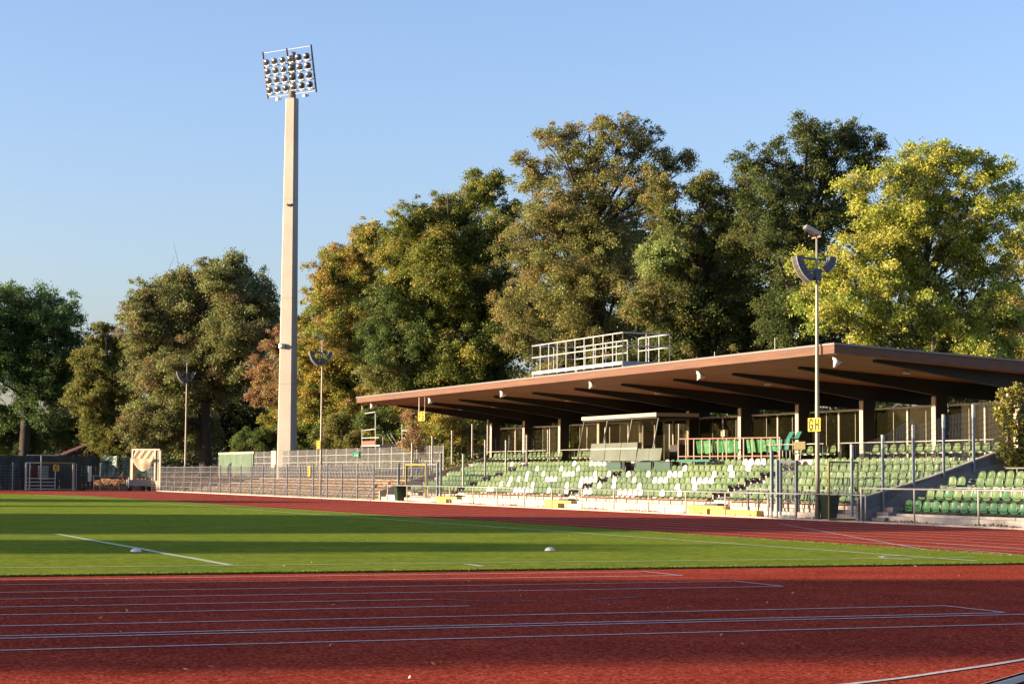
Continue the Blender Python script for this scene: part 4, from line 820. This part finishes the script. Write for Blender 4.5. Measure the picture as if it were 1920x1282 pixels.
# lamp frame: plane facing the pitch
a0 = Vector(onD(492, 100, 154.4)); 
uu = Vector((.545, -.836, 0)).normalized(); nn = Vector((-.836, -.545, 0)).normalized()   # along the frame / towards the pitch
W2, z0f, z1f = 2.5, 31.35, 34.78; Cc = Vector((MX, MY, 0))+nn*.75
tilt = .20
def FP(u, z): return Cc+uu*u+nn*((34.9-z)*-tilt)+Vector((0, 0, z))
g = MB()
for u in (-W2, 0, W2): g.bar(FP(u, z0f-.1), FP(u, z1f+.1), .12, .12)
g.build('frame_upright', 'steel_dark', t)
g = MB()
for z in (z0f, z1f): g.bar(FP(-W2, z), FP(W2, z), .03)
for k in range(4): z = 31.55+.72*k; g.bar(FP(-W2, z), FP(W2, z), .05, .09)
g.build('crossbar', 'steel_dark', t)
mat('lamp_glass', (.30, .29, .27), .12, metal=.85); mat('lamp_dark', (.12, .12, .11), .25, metal=.7)
for r in range(4):
    for c in range(6):
        u = -2.08+.83*c; z = 31.55+.72*r+.34; P = FP(u, z)+nn*.14
        dirn = Vector((-.60, -.50 if c < 3 else -.75, -.42)) if c < 3 else Vector((-.30, -.9, -.35)); dirn.x += .10*((r*5+c*3) % 3-1); dirn.normalize()
        g = MB(); g.tube([P-dirn*.22, P-dirn*.12, P+dirn*.05, P+dirn*.16], [.07, .17, .25, .26], 14); lp = g.build('lamp', 'steel_blue' if c > 2 else 'galvanised', t, True)
        MB().tube([P+dirn*.161, P+dirn*.175], [.235, .235], 14).build('lens', 'lamp_glass' if c < 3 or (r+c) % 3 == 0 else 'lamp_dark', lp, True)
        g = MB(); g.bar(P+uu*.27, P+uu*.27-Vector((0, 0, .32)), .03); g.bar(P-uu*.27, P-uu*.27-Vector((0, 0, .32)), .03); g.bar(P-uu*.27-Vector((0, 0, .30)), P+uu*.27-Vector((0, 0, .30)), .05); g.build('yoke', 'steel_dark', lp)
for u in (-1.2, 1.6):
    g = MB(); P = FP(u, z0f-.25); g.bar(P, P+nn*.5+Vector((0, 0, -.1)), .22, .2); g.bar(P+Vector((0, 0, .2)), P, .05); g.build('camera', 'white_paint', t)
P = onD(530, 648, 154); g = MB(); g.box(P[0]-.3, P[0]+.1, P[1]-.25, P[1]+.1, P[2]-.2, P[2]+.15); g.bar((P[0]-.1, P[1]-.25, P[2]), (P[0]-.35, P[1]-.6, P[2]-.05), .2); g.bar((P[0], P[1], P[2]), (MX, MY, P[2]), .08); g.build('camera', 'white_paint', t)
for px in (541, 548.5):
    q = Vector((*onD(px, 386, 154.4)[:2], onD(px, 386, 154.4)[2])); c_dir = Vector((-math.sin(YAW), -math.cos(YAW), 0)); 
    MB().tube([q+c_dir*.2, q+c_dir*.62], .10, 10).build('hole', 'black', pl) if px > 545 else MB().tube([q+c_dir*.2, q+c_dir*.58], .10, 10).build('hole', 'rust_pipe', pl)

# ------------------------------------------------------------------ lamps below the roof edge
for px, py, lb in ((697, 756, 'outermost left'), (806, 746, 'second from left, by the hanging sign'), (941, 733, 'third from left'), (1108, 716, 'middle, below the railing platform'), (1311, 699, 'second from right'), (1567, 673, 'at the near roof corner')):
    p = Vector(onX(px, py+2, 36.35)); t = thing('roof_lamp', 'white trumpet floodlight under the roof edge, '+lb, 'lamp', (p.x, p.y, 5.7), 'white trumpet lamps under the roof edge')
    d = Vector((.30, -.25, -.85)).normalized()
    MB().tube([p-d*.26, p-d*.15, p-d*.0, p+d*.20], [.055, .07, .09, .19], 14).build('horn', 'white_paint', t, True)
    MB().tube([p+d*.201, p+d*.21], [.17, .17], 14).build('lens', 'lamp_glass', t); MB().bar(p-d*.25, (p.x+.12, p.y+.05, RB(p.x)), .03).build('arm', 'dark_beam', t)

# ------------------------------------------------------------------ railing platform on the roof
t = thing('camera_platform', 'galvanised railed platform standing on the roof', 'platform', (38.5, 82, 6))
DX0, DX1, DY0, DY1 = 37.7, 40.03, 79.65, 90.1
zf = 6.49; zt_ = 7.865
MB().box(DX0, DX1, DY0, DY1, zf-.02, zf+.05).build('deck', 'galvanised', t)
MB().box(DX0-.02, DX0-.001, DY0-.01, DY1+.01, zf-.05, zf+.1).build('toe_board', 'galv_white', t); MB().box(DX0, DX1, DY0-.02, DY0-.001, zf-.12, zf+.1).build('toe_board', 'galvanised', t)
def prail(p, q, n):
    g = MB(); p = Vector(p); q = Vector(q)
    for z in (zt_, (zf+zt_)/2+.1): g.tube([(p.x, p.y, z), (q.x, q.y, z)], .03, 6)
    for i in range(n+1): r_ = p.lerp(q, i/n); g.tube([(r_.x, r_.y, zf-.1), (r_.x, r_.y, zt_)], .027, 6)
    g.build('guard_rail', 'galv_white', t)
prail((DX0, DY0, 0), (DX0, DY1, 0), 10); prail((DX0, DY0, 0), (DX1, DY0, 0), 2); prail((DX1, DY0, 0), (DX1, DY0+3.2, 0), 3); prail((DX1, DY0+4.4, 0), (DX1, DY1, 0), 5); prail((DX0, DY1, 0), (DX1, DY1, 0), 2)
g = MB()
for x in (DX0+.06, DX1-.1):
    for y in (DY0+.06, 84.8, DY1-.06): g.box(x-.04, x+.04, y-.04, y+.04, RT(x)+.03, zf-.02)
g.build('leg', 'galv_white', t)
MB().box(DX0+.1, DX1+.4, DY0+.1, DY1-.1, 6.24, 6.30).build('beam', 'steel_dark', t)

# ------------------------------------------------------------------ press box
ya_, yb_ = onX(1232, 775, 41.0)[1], onX(1092, 785, 41.0)[1]
t = thing('press_box', 'glazed press box with a cream roof edge under the stand roof', 'press box', (41.5, (ya_+yb_)/2, 2.1))
MB().box(40.95, 43.2, ya_, yb_, 4.285, 4.45).build('roof', 'cream_paint', t)
MB().box(40.99, 43.19, ya_+.03, yb_-.03, 4.20, 4.284).build('ceiling', 'dark_beam', t)
for i, (f0, f1) in enumerate(((0, .33), (.33, .66), (.66, 1))):
    y0, y1 = yb_+(ya_-yb_)*f1, yb_+(ya_-yb_)*f0
    g = MB(); g.add([(41.1, y0+.04, 4.2), (41.1, y1-.04, 4.2), (40.72, y1-.04, 2.9), (40.72, y0+.04, 2.9)], [(0, 1, 2, 3)]); g.build('glass_pane', 'glass_clear', t)
    MB().bar((41.08, y1-.05, 4.2), (40.70, y1-.05, 2.3), .045).build('mullion', 'galvanised', t)
    if i == 2: MB().bar((41.08, y0, 4.2), (40.70, y0, 2.3), .045).build('mullion', 'galvanised', t)
ym = onX(1200, 830, 40.7)[1]; ys_ = onX(1112, 860, 40.7)[1]; ye = onX(1245, 860, 40.7)[1]
for y0, y1 in ((ym+.05, ym+(ys_-ym)*.34), (ym+(ys_-ym)*.35, ym+(ys_-ym)*.67), (ym+(ys_-ym)*.68, ys_)): 
    g = MB(); g.add([(40.60, y0, 3.08), (40.60, y1, 3.08), (40.50, y1, 2.22), (40.50, y0, 2.22), (40.63, y0, 3.08), (40.63, y1, 3.08), (40.53, y1, 2.22), (40.53, y0, 2.22)], [(0, 1, 2, 3), (7, 6, 5, 4), (0, 4, 5, 1), (2, 6, 7, 3), (1, 5, 6, 2), (0, 3, 7, 4)]); g.build('front_panel', 'frosted', t)
for y0, y1 in ((ye, (ye+ym)/2), ((ye+ym)/2+.03, ym)):
    g = MB(); g.add([(40.60, y0, 2.78), (40.60, y1, 2.78), (40.50, y1, 2.22), (40.50, y0, 2.22), (40.63, y0, 2.78), (40.63, y1, 2.78), (40.53, y1, 2.22), (40.53, y0, 2.22)], [(0, 1, 2, 3), (7, 6, 5, 4), (0, 4, 5, 1), (2, 6, 7, 3), (1, 5, 6, 2), (0, 3, 7, 4)]); g.build('front_panel', 'frosted', t)
g = MB(); g.bar((40.56, ym, 2.80), (40.56, ys_, 2.80), .02, .06); g.build('rail', 'cream_paint', t)
MB().box(41.0, 42.3, ya_-1.0, yb_, 2.1, 2.16).build('floor', 'dark_board', t)
g = MB(); g.box(40.75, 41.2, ya_+.1, yb_-.1, 2.72, 2.76); g.build('desk', 'dark_board', t)
for px in (1205, 1227, 1255, 1272, 1134, 1143): y = onX(px, 800, 42.2)[1]; MB().box(42.2, 42.25, y-.04, y+.04, 2.16, 3.95).build('post', 'galv_white', t)
a = onX(1195, 825, 41.2); MB().box(41.15, 41.35, a[1]-.15, a[1]+.2, 2.8, 3.1).build('monitor', 'galv_white', t)
MB().box(41.4, 41.9, ya_-1.3, ya_-.5, 2.16, 2.95).build('cabinet', 'dark_board', t)
for px0, px1, lb in ((1138, 1165, 'left of the three'), (1193, 1222, 'middle of the three'), (1228, 1258, 'right of the three')):
    y1, y0 = onX(px0, 870, 39.9)[1], onX(px1, 870, 39.9)[1]; b = thing('desk_box', 'dark green box over the upper seats, '+lb, 'box', (40.0, (y0+y1)/2, 1.6), 'dark green boxes below the press box')
    g = MB(); g.box(39.86, 40.22, y0, y1, 1.80, 2.13); g.build('body', 'box_green', b); MB().box(39.83, 40.4, y0-.02, y1+.02, 2.132, 2.16).build('lid', 'black', b)
    g = MB(); g.box(39.9, 40.25, y0-.35 if 'left' in lb else y0-.12, y0-.04, 1.45 if 'left' in lb else 1.75, 2.13); g.build('side_shelf', 'black', b)
# green covered stools behind reddish pipe rail
t = thing('pipe_rail', 'rust coloured pipe rail with uprights right of the press box', 'railing', (41.2, 77, 2.1)); y0, y1 = onX(1462, 822, 41.2)[1], onX(1272, 822, 41.2)[1]
g = MB(); g.tube([(41.2, y0, 3.12), (41.2, y1, 3.20)], .03, 6); g.tube([(41.2, y0, 2.36), (41.2, y1, 2.40)], .03, 6); g.build('rail', 'rust_pipe', t)
for i, y in enumerate(np.linspace(y0, y1, 13)): MB().tube([(41.2, y, 2.1), (41.2, y, 3.15)], .028, 6).build('post', 'cream_paint' if i % 3 else 'column_light', t)
for i, (pa, pb) in enumerate(((1304, 1316), (1317, 1330), (1335, 1348), (1350, 1365), (1367, 1382), (1400, 1415), (1418, 1434), (1436, 1451))):
    y1_, y0_ = onX(pa, 835, 41.4)[1], onX(pb, 835, 41.4)[1]; c = thing('green_tarpaulin', 'bright green sheet %s from left hanging behind the pipe rail' % ORD(i+1), 'sheet', (41.45, y0_, 2.5), 'bright green sheets behind the pipe rail')
    g = MB(); n_ = 7; vs = [(41.42+.05*math.sin(j*2.1+i)+.03*k, y0_+(y1_-y0_)*j/(n_-1), 3.10-.56*k/3+.03*math.sin(i+j)) for k in range(4) for j in range(n_)]
    g.add(vs+[(x+.03, y, z) for x, y, z in vs], [(k*n_+j, k*n_+j+1, (k+1)*n_+j+1, (k+1)*n_+j) for k in range(3) for j in range(n_-1)]+[(28+k*n_+j, 28+(k+1)*n_+j, 28+(k+1)*n_+j+1, 28+k*n_+j+1) for k in range(3) for j in range(n_-1)]); g.build('cloth', 'tarp_bright', c)
    MB().tube([(41.47, y0_-.02, 3.08), (41.47, y1_+.02, 3.08)], .035, 6).build('tube', 'bin_green', c)
y1, y0 = onX(1276, 862, 40.1)[1], onX(1336, 860, 40.1)[1]; t = thing('folding_table', 'teal green folding table standing over the upper seats', 'table', (40.9, y0, 1.6))
MB().box(39.95, 40.35, y0, y1, 2.14, 2.23).build('tabletop', 'teal_plastic', t)
for y in (y0+.5, y0+1.6, y1-.2):
    MB().tube([(40.05, y, 1.55), (40.05, y, 2.14)], .02, 6).build('leg', 'galv_white', t)
for px, lb in ((1468, 'left of the pair'), (1482, 'right of the pair')):
    a = onX(px, 842, 41.6); y = a[1]; t = thing('high_chair', 'teal plastic raised chair above the dark gate, '+lb, 'chair', (41.6, y, 2.1), 'teal raised chairs')
    g = MB(); g.prism([(41.40, 2.62), (41.44, 2.60), (41.50, 3.02), (41.46, 3.04)], 1, y-.19, y+.19); g.build('front_panel', 'teal_plastic', t)
    MB().box(41.46, 41.9, y-.2, y+.2, 3.02, 3.08).build('seat', 'teal_plastic', t); g = MB(); g.prism([(41.86, 3.08), (41.90, 3.08), (42.08, 3.36), (42.04, 3.38)], 1, y-.19, y+.19); g.build('backrest', 'teal_plastic', t)
    for dy in (-.15, .15): MB().tube([(41.5, y+dy, 2.1), (41.5, y+dy, 2.62)], .02, 6).build('leg', 'galv_white', t)
# small electrical box on the glass wall
a = onX(1362, 812, 44.3); t = thing('switch_box', 'small cream box fixed to the glazed wall above green sheets', 'box', (44.25, a[1], a[2])); MB().box(44.1, 44.3, a[1]-.18, a[1]+.18, a[2]-.15, a[2]+.15).build('body', 'cream_paint', t); MB().bar((44.15, a[1]+.02, a[2]+.15), (44.25, a[1]+.3, a[2]+.9), .03).build('conduit', 'galv_white', t)

# ------------------------------------------------------------------ scaffolding at the left of the stand
t = thing('scaffold', 'tube scaffold with red toe board beyond the left end of roof', 'scaffold', (41, 126, 0))
def sb(p, q, X=42.3, X2=None, r=.035): a = onX(*p, X); b = onX(*q, X2 or X); g.tube([a, b], r, 6)
g = MB(); [sb((x, 880), (x, y), X) for x, y, X in ((679, 760, 42.3), (704, 775, 42.3), (711, 812, 43.5), (754, 795, 43.5), (718, 808, 43.5))]; g.build('upright', 'galv_white', t)
g = MB(); [sb(*q) for q in (((679, 776), (704, 772)), ((679, 807), (704, 804)), ((679, 821), (711, 820)), ((679, 835), (711, 836)))]; sb((754, 807), (773, 807), 43.5); sb((754, 822), (760, 822), 43.5); g.build('ledger', 'galv_white', t)
g = MB(); sb((725, 812), (740, 836), 43.5, r=.02); sb((732, 812), (747, 836), 43.5, r=.02); g.build('diagonal_brace', 'galvanised', t)
a, b = onX(704, 830, 42.25), onX(679, 836, 42.25); MB().box(42.23, 42.27, a[1], b[1], a[2]-.12, a[2]+.15).build('toe_board', 'red_board', t)
MB().box(42.28, 43.4, a[1]-.8, b[1], a[2]-.22, a[2]-.14).build('platform', 'galv_white', t)
g = MB(); c1 = onX(717, 838, 43.6); c2 = onX(772, 836, 43.6); g.box(43.6, 44.5, c2[1], c1[1], c2[2]-.1, c2[2]+.15); g.build('dark_deck', 'roof_red', t)

# ------------------------------------------------------------------ far corner
t = thing('corner_gate', 'wide tubular gate numbered 5 in the far left corner', 'gate', (26, 172, 0))
a = [onY(px, 917, 171.8)[0] for px in (48, 76, 103, 137)]
g = MB(); g.bar((a[0], 171.8, 0), (a[0], 171.8, 2.35), .14); g.bar((a[0]+.3, 171.8, 0), (a[0]+.3, 171.8, 2.35), .08); g.build('post', 'galv_white', t)
g = MB(); g.bar((a[3], 171.8, 0), (a[3], 171.8, 2.35), .16); g.bar((a[3]+.25, 171.8, 0), (a[3]+.25, 171.8, 2.3), .06); g.build('post', 'cream_paint', t)
g = MB(); g.bar((a[0], 171.8, 2.33), (a[1], 171.8, 2.33), .09); g.bar((a[1], 171.8, 0), (a[1], 171.8, 3.0), .09); g.bar((a[1]-1.2, 171.8, 2.98), (a[2]+.1, 171.8, 2.98), .07)
for z in (.12, .4, .7, 1.0): g.bar((a[0], 171.78, z), (a[2], 171.78, z), .07)
g.bar((a[2], 171.8, .1), (a[2], 171.8, 2.2), .07); g.build('bar', 'galv_white', t)
g = MB(); g.bar((a[1]+.06, 171.82, 2.33), (a[3], 171.82, 2.33), .12); g.build('yellow_bar', 'yellow_paint', t); MB().bar((a[1]+.06, 171.82, .1), (a[3], 171.82, .1), .10).build('yellow_bar', 'yellow_paint', t)
g = MB(); wires(g, (a[1], 171.83), (a[3], 171.83), .1, .1, 2.2, .25, .2, .01); g.build('mesh_infill', 'steel_dark', t)
p = onY(82, 895, 173.2); t = thing('pallet_stack', 'pale stack of crates seen through the corner gate', 'crates', (p[0], 173.2, 0))
for k in range(5): MB().box(p[0]-.5, p[0]+.35, 172.9, 173.7, .9+k*.24, 1.1+k*.24).build('crate', 'galvanised', t)
MB().box(p[0]-.6, p[0]+.45, 172.8, 173.8, 0, .88).build('base', 'dark_board', t)
p = onY(66, 895, 173.4); t = thing('crate_stack', 'brown stack of crates behind left half of the corner gate', 'crates', (p[0], 173.4, 0)); 
for k in range(4): MB().box(p[0]-.4, p[0]+.35, 173.2, 173.9, .9+k*.3, 1.17+k*.3).build('crate', 'roof_red', t)
MB().box(p[0]-.4, p[0]+.35, 173.2, 173.9, 0, .88).build('base', 'dark_board', t)
t = thing('board_fence', 'low dark wooden board fence in the far corner', 'fence', (22, 174, 0)); g = MB(); x = 12.0
while x < 31.2: g.box(x, x+.30, 174, 174.04, 0, 1.1+.03*math.sin(x*9)); x += .33
g.build('board', 'dark_board', t)
def tarp(label, x0, x1, y, z0, z1, m, seed, amp=.08):
    t = thing('tarpaulin_screen', label, 'tarpaulin', (x0, y, 0)); g = MB(); nx = max(6, int((x1-x0)*5)); nz = 8; r = random.Random(seed); ph = [r.uniform(0, 6) for _ in range(6)]
    f = lambda x, z: y+amp*(math.sin(x*2.3+ph[0]+z)+.7*math.sin(x*5.1+ph[1]-z*1.4)+.5*math.sin(x*9.3+ph[2]+z*2))
    vs = [(x0+(x1-x0)*i/nx, f(x0+(x1-x0)*i/nx, z0+(z1-z0)*j/nz), z0+(z1-z0)*j/nz+.04*math.sin(i*.9+ph[3])) for j in range(nz+1) for i in range(nx+1)]
    g.add(vs, [(j*(nx+1)+i, j*(nx+1)+i+1, (j+1)*(nx+1)+i+1, (j+1)*(nx+1)+i) for j in range(nz) for i in range(nx)]); g.build('sheet', m, t, True)
    g = MB()
    for x in np.arange(x0+.2, x1, 2.6): g.tube([(x, y+.25, 0), (x, y+.25, z1+.1)], .03, 6)
    g.build('post', 'steel_dark', t); return t
tarp('dark green tarpaulin screen stretched along the far left fence', 12, 32.2, 175.2, .9, 2.98, 'tarp_shaded', 1, .05)
tarp('crumpled sunlit green tarpaulin left of the net frame', 32.3, 34.0, 174.9, 1.0, 3.0, 'tarp_sunlit', 2, .13).rotation_euler.z = math.radians(-32)
tarp('lighter green tarpaulin behind the net frame', 33.95, 37.3, 173.9, 1.1, 2.95, 'tarp_sunlit', 3, .06).rotation_euler.z = math.radians(-22)
for px, lb in ((23, 'leftmost'), (188, 'right of the gate')):
    p = onY(px, 917, 171.9); t = thing('fence_post', 'slim galvanised post at the track edge, '+lb, 'post', (p[0], 171.9, 0)); MB().box(p[0]-.05, p[0]+.05, 171.85, 171.95, 0, 2.3).build('shaft', 'galvanised', t); MB().box(p[0]-.06, p[0]+.06, 171.84, 171.96, 2.302, 2.34).build('cap', 'galv_white', t)
t = thing('fence_wire', 'thin wire fence linking posts before the dark tarpaulin', 'fence', (20, 172, 0)); g = MB(); wires(g, (12, 171.98), (24.8, 171.98), 0, 0, 2.2, .4, .25, .008); g.build('mesh_panel', 'steel_blue', t); g = MB(); wires(g, (29.6, 171.98), (36.4, 171.98), 0, 0, 2.2, .4, .25, .008); g.build('mesh_panel', 'steel_blue', t)
p = onY(168, 890, 173.5); t = thing('white_panel', 'narrow white upright panel on the far fence', 'panel', (p[0], 173.5, .9)); MB().box(p[0]-.14, p[0]+.16, 173.45, 173.5, .75, 2.1).build('face', 'white_paint', t); MB().box(p[0]-.16, p[0]+.18, 173.501, 173.54, .73, 2.12).build('backing', 'steel_dark', t)
# hut with red roof
hx, hy, hz = onD(170, 833, 186); t = thing('hut', 'small hut with a dark red gable roof behind the tarpaulin', 'hut', (hx, hy, 0)); 
MB().box(hx-2.6, hx+2.6, hy, hy+3.5, 0, 2.9).build('wall', 'dark_board', t); g = MB(); g.prism([(hx-3.1, 2.85), (hx, hz), (hx+3.1, 2.85), (hx+3.1, 2.97), (hx, hz+.14), (hx-3.1, 2.97)], 1, hy-.3, hy+3.8); g.build('roof', 'roof_red', t)
g = MB(); g.prism([(hx-2.6, 2.9), (hx+2.6, 2.9), (hx, hz-.02)], 1, hy+.01, hy+.1); g.build('gable', 'roof_red', t); MB().bar((hx-3.12, hy-.32, 2.92), (hx, hy-.32, hz+.1), .06, .1).build('bargeboard', 'galvanised', t)
# net frame on a trolley
X0 = onY(249, 842, 168)[0]; X1 = onY(297, 842, 168)[0]; yN = 168.0
t = thing('net_frame', 'tall cream padded frame with a sagging cream net', 'net frame', (X0, yN, 0))
g = MB(); g.bar((X0, yN, .9), (X0, yN, 3.5), .14); g.bar((X1, yN, .9), (X1, yN, 3.5), .14); g.bar((X0-.07, yN, 3.5), (X1+.45, yN, 3.5), .13); g.build('frame', 'cream_paint', t)
MB().box(X0-.30, X0+.12, yN+.12, yN+.5, .9, 2.75).build('padding', 'net_cream', t); MB().box(X1-.06, X1+.1, yN+.12, yN+.5, .2, 2.8).build('padding', 'net_cream', t)
g = MB(); 
for x in (X1+.20, X1+.42): g.bar((x, yN+.1, .0), (x, yN+.1, 3.5), .17)
g.build('rear_post', 'column_light', t)
g = MB(); nx, nz = 16, 6
vs = [(X0+.1+(X1-X0-.15)*i/nx, yN-.02+.05*math.sin(i*1.3+j), 3.42-.78*j/nz) for j in range(nz+1) for i in range(nx+1)]; g.add(vs, [(j*(nx+1)+i, j*(nx+1)+i+1, (j+1)*(nx+1)+i+1, (j+1)*(nx+1)+i) for j in range(nz) for i in range(nx)]); g.build('net', 'net_cream', t)
g = MB(); vs = []
for j in range(nz+1):
    for i in range(nx+1):
        s_i = i/nx; sag = (1-(2*s_i-1)**2)*(.25+.75*j/nz); vs.append((X0+.05+(X1-X0-.1)*s_i, yN-.12-.12*math.sin(PI*j/nz)-.03*math.sin(i*.9), 2.74-.95*sag*(j/nz)-.12*(j/nz) if True else 0))
g.add(vs, [(j*(nx+1)+i, j*(nx+1)+i+1, (j+1)*(nx+1)+i+1, (j+1)*(nx+1)+i) for j in range(nz) for i in range(nx)]); g.build('sagging_net', 'net_cream', t)
t.rotation_euler.z = math.radians(-42)
t2 = thing('flat_trolley', 'low grey wheeled trolley under the cream net frame', 'trolley', (X0, 167.4, 0))
xa, xb = onY(240, 900, 167.3)[0], onY(283, 900, 167.3)[0]
MB().box(xa, xb, 167.0, 168.0, .45, .95).build('tray', 'galvanised', t2)
for x in (xa+.15, (xa+xb)/2+.3, xb-.15):
    MB().tube([(x, 167.1, .2), (x, 167.22, .2)], .2, 14).build('wheel', 'rubber', t2)
g = MB(); g.tube([(xb+.02, 167.0, .1), (xb+.02, 167.0, 1.1), (xb+.3, 167.0, 1.2)], .05, 6); g.tube([(xa, 167.0, .3), (xa, 167.0, 1.15)], .04, 6); g.build('handle', 'galv_white', t2)
t3 = thing('bench_frame', 'small pale frame on castors right of the net frame', 'frame', (xb+1.5, 167.5, 0)); xc = onY(310, 900, 167.5)[0]
g = MB(); g.bar((xc-.5, 167.5, .75), (xc, 167.5, .75), .12); g.bar((xc, 167.5, .1), (xc, 167.5, 1.1), .07); g.bar((xb+.3, 167.5, .12), (xc, 167.5, .12), .1); g.build('frame', 'cream_paint', t3); MB().tube([(xc-.3, 167.45, .1), (xc-.3, 167.55, .1)], .1, 10).build('wheel', 'rubber', t3)
t4 = thing('guard_rail', 'pale horizontal tube behind the trolley on the leafy bank', 'rail', (32, 171, 0)); MB().tube([(30.9, 171.6, 1.25), (37.5, 171.6, 1.25)], .03, 6).build('tube', 'cream_paint', t4)
g = MB(); [g.tube([(x, 171.6, 0), (x, 171.6, 1.25)], .03, 6) for x in (31, 33.2, 35.5, 37.4)]; g.build('post', 'cream_paint', t4)

# ------------------------------------------------------------------ ivy and steel post at the right edge
t = thing('ivy', 'yellow green ivy covering the fence at the right edge', 'climbing plant', (41.6, 56.3, 0)); rg = np.random.default_rng(77); cen = []
for px, py, r in ((1905, 745, 26), (1880, 770, 22), (1900, 800, 28), (1888, 845, 22), (1915, 850, 25), (1900, 872, 16), (1925, 800, 30), (1930, 870, 25), (1875, 738, 10), (1925, 740, 20)):
    c = np.array(onY(px, py, 56.4)); k = r/F*68; n = int(260*(r/22)**2); q = rg.normal(size=(n, 3)); q /= np.linalg.norm(q, axis=1)[:, None]; q *= (rg.random(n)**.5)[:, None]*k*1.15; cen.append(c+q*np.array([1, .6, 1]))
cen = np.concatenate(cen); cards(cen, .13, cols_from([(.22, .24, .04), (.32, .28, .05), (.16, .18, .035), (.36, .24, .06)], len(cen), rg), 'foliage', t, rg=rg)
g = MB()
for i in range(26):
    b = Vector((41.2+rg.random()*1.6, 56.4, 1.4)); e = Vector(cen[rg.integers(0, len(cen))]); g.tube([b, b.lerp(e, .5)+Vector((0, .1, .2)), e], [.015, .01, .006], 4, False)
g.build('stem', 'bark', t)
t = thing('steel_post', 'rusty perforated steel post wrapped in ivy at right edge', 'post', (42.6, 56.6, 0)); MB().box(42.35, 42.5, 56.55, 56.7, 1.5, 4.7).build('shaft', 'column_light', t)
g = MB(); [g.box(42.40, 42.44, 56.54, 56.549, z, z+.05) for z in np.arange(2.2, 4.6, .3)]; g.build('hole', 'black', t)
t = railing('block_railing', 'short pale rail above the open block seats', 40.6, [55.0, 50, 45], 1.3, 1.83, m='galvanised', r=.025, over=.6)

print('LEAVES', NL)
for o in bpy.data.objects:
    if 'wp' in o: del o['wp']
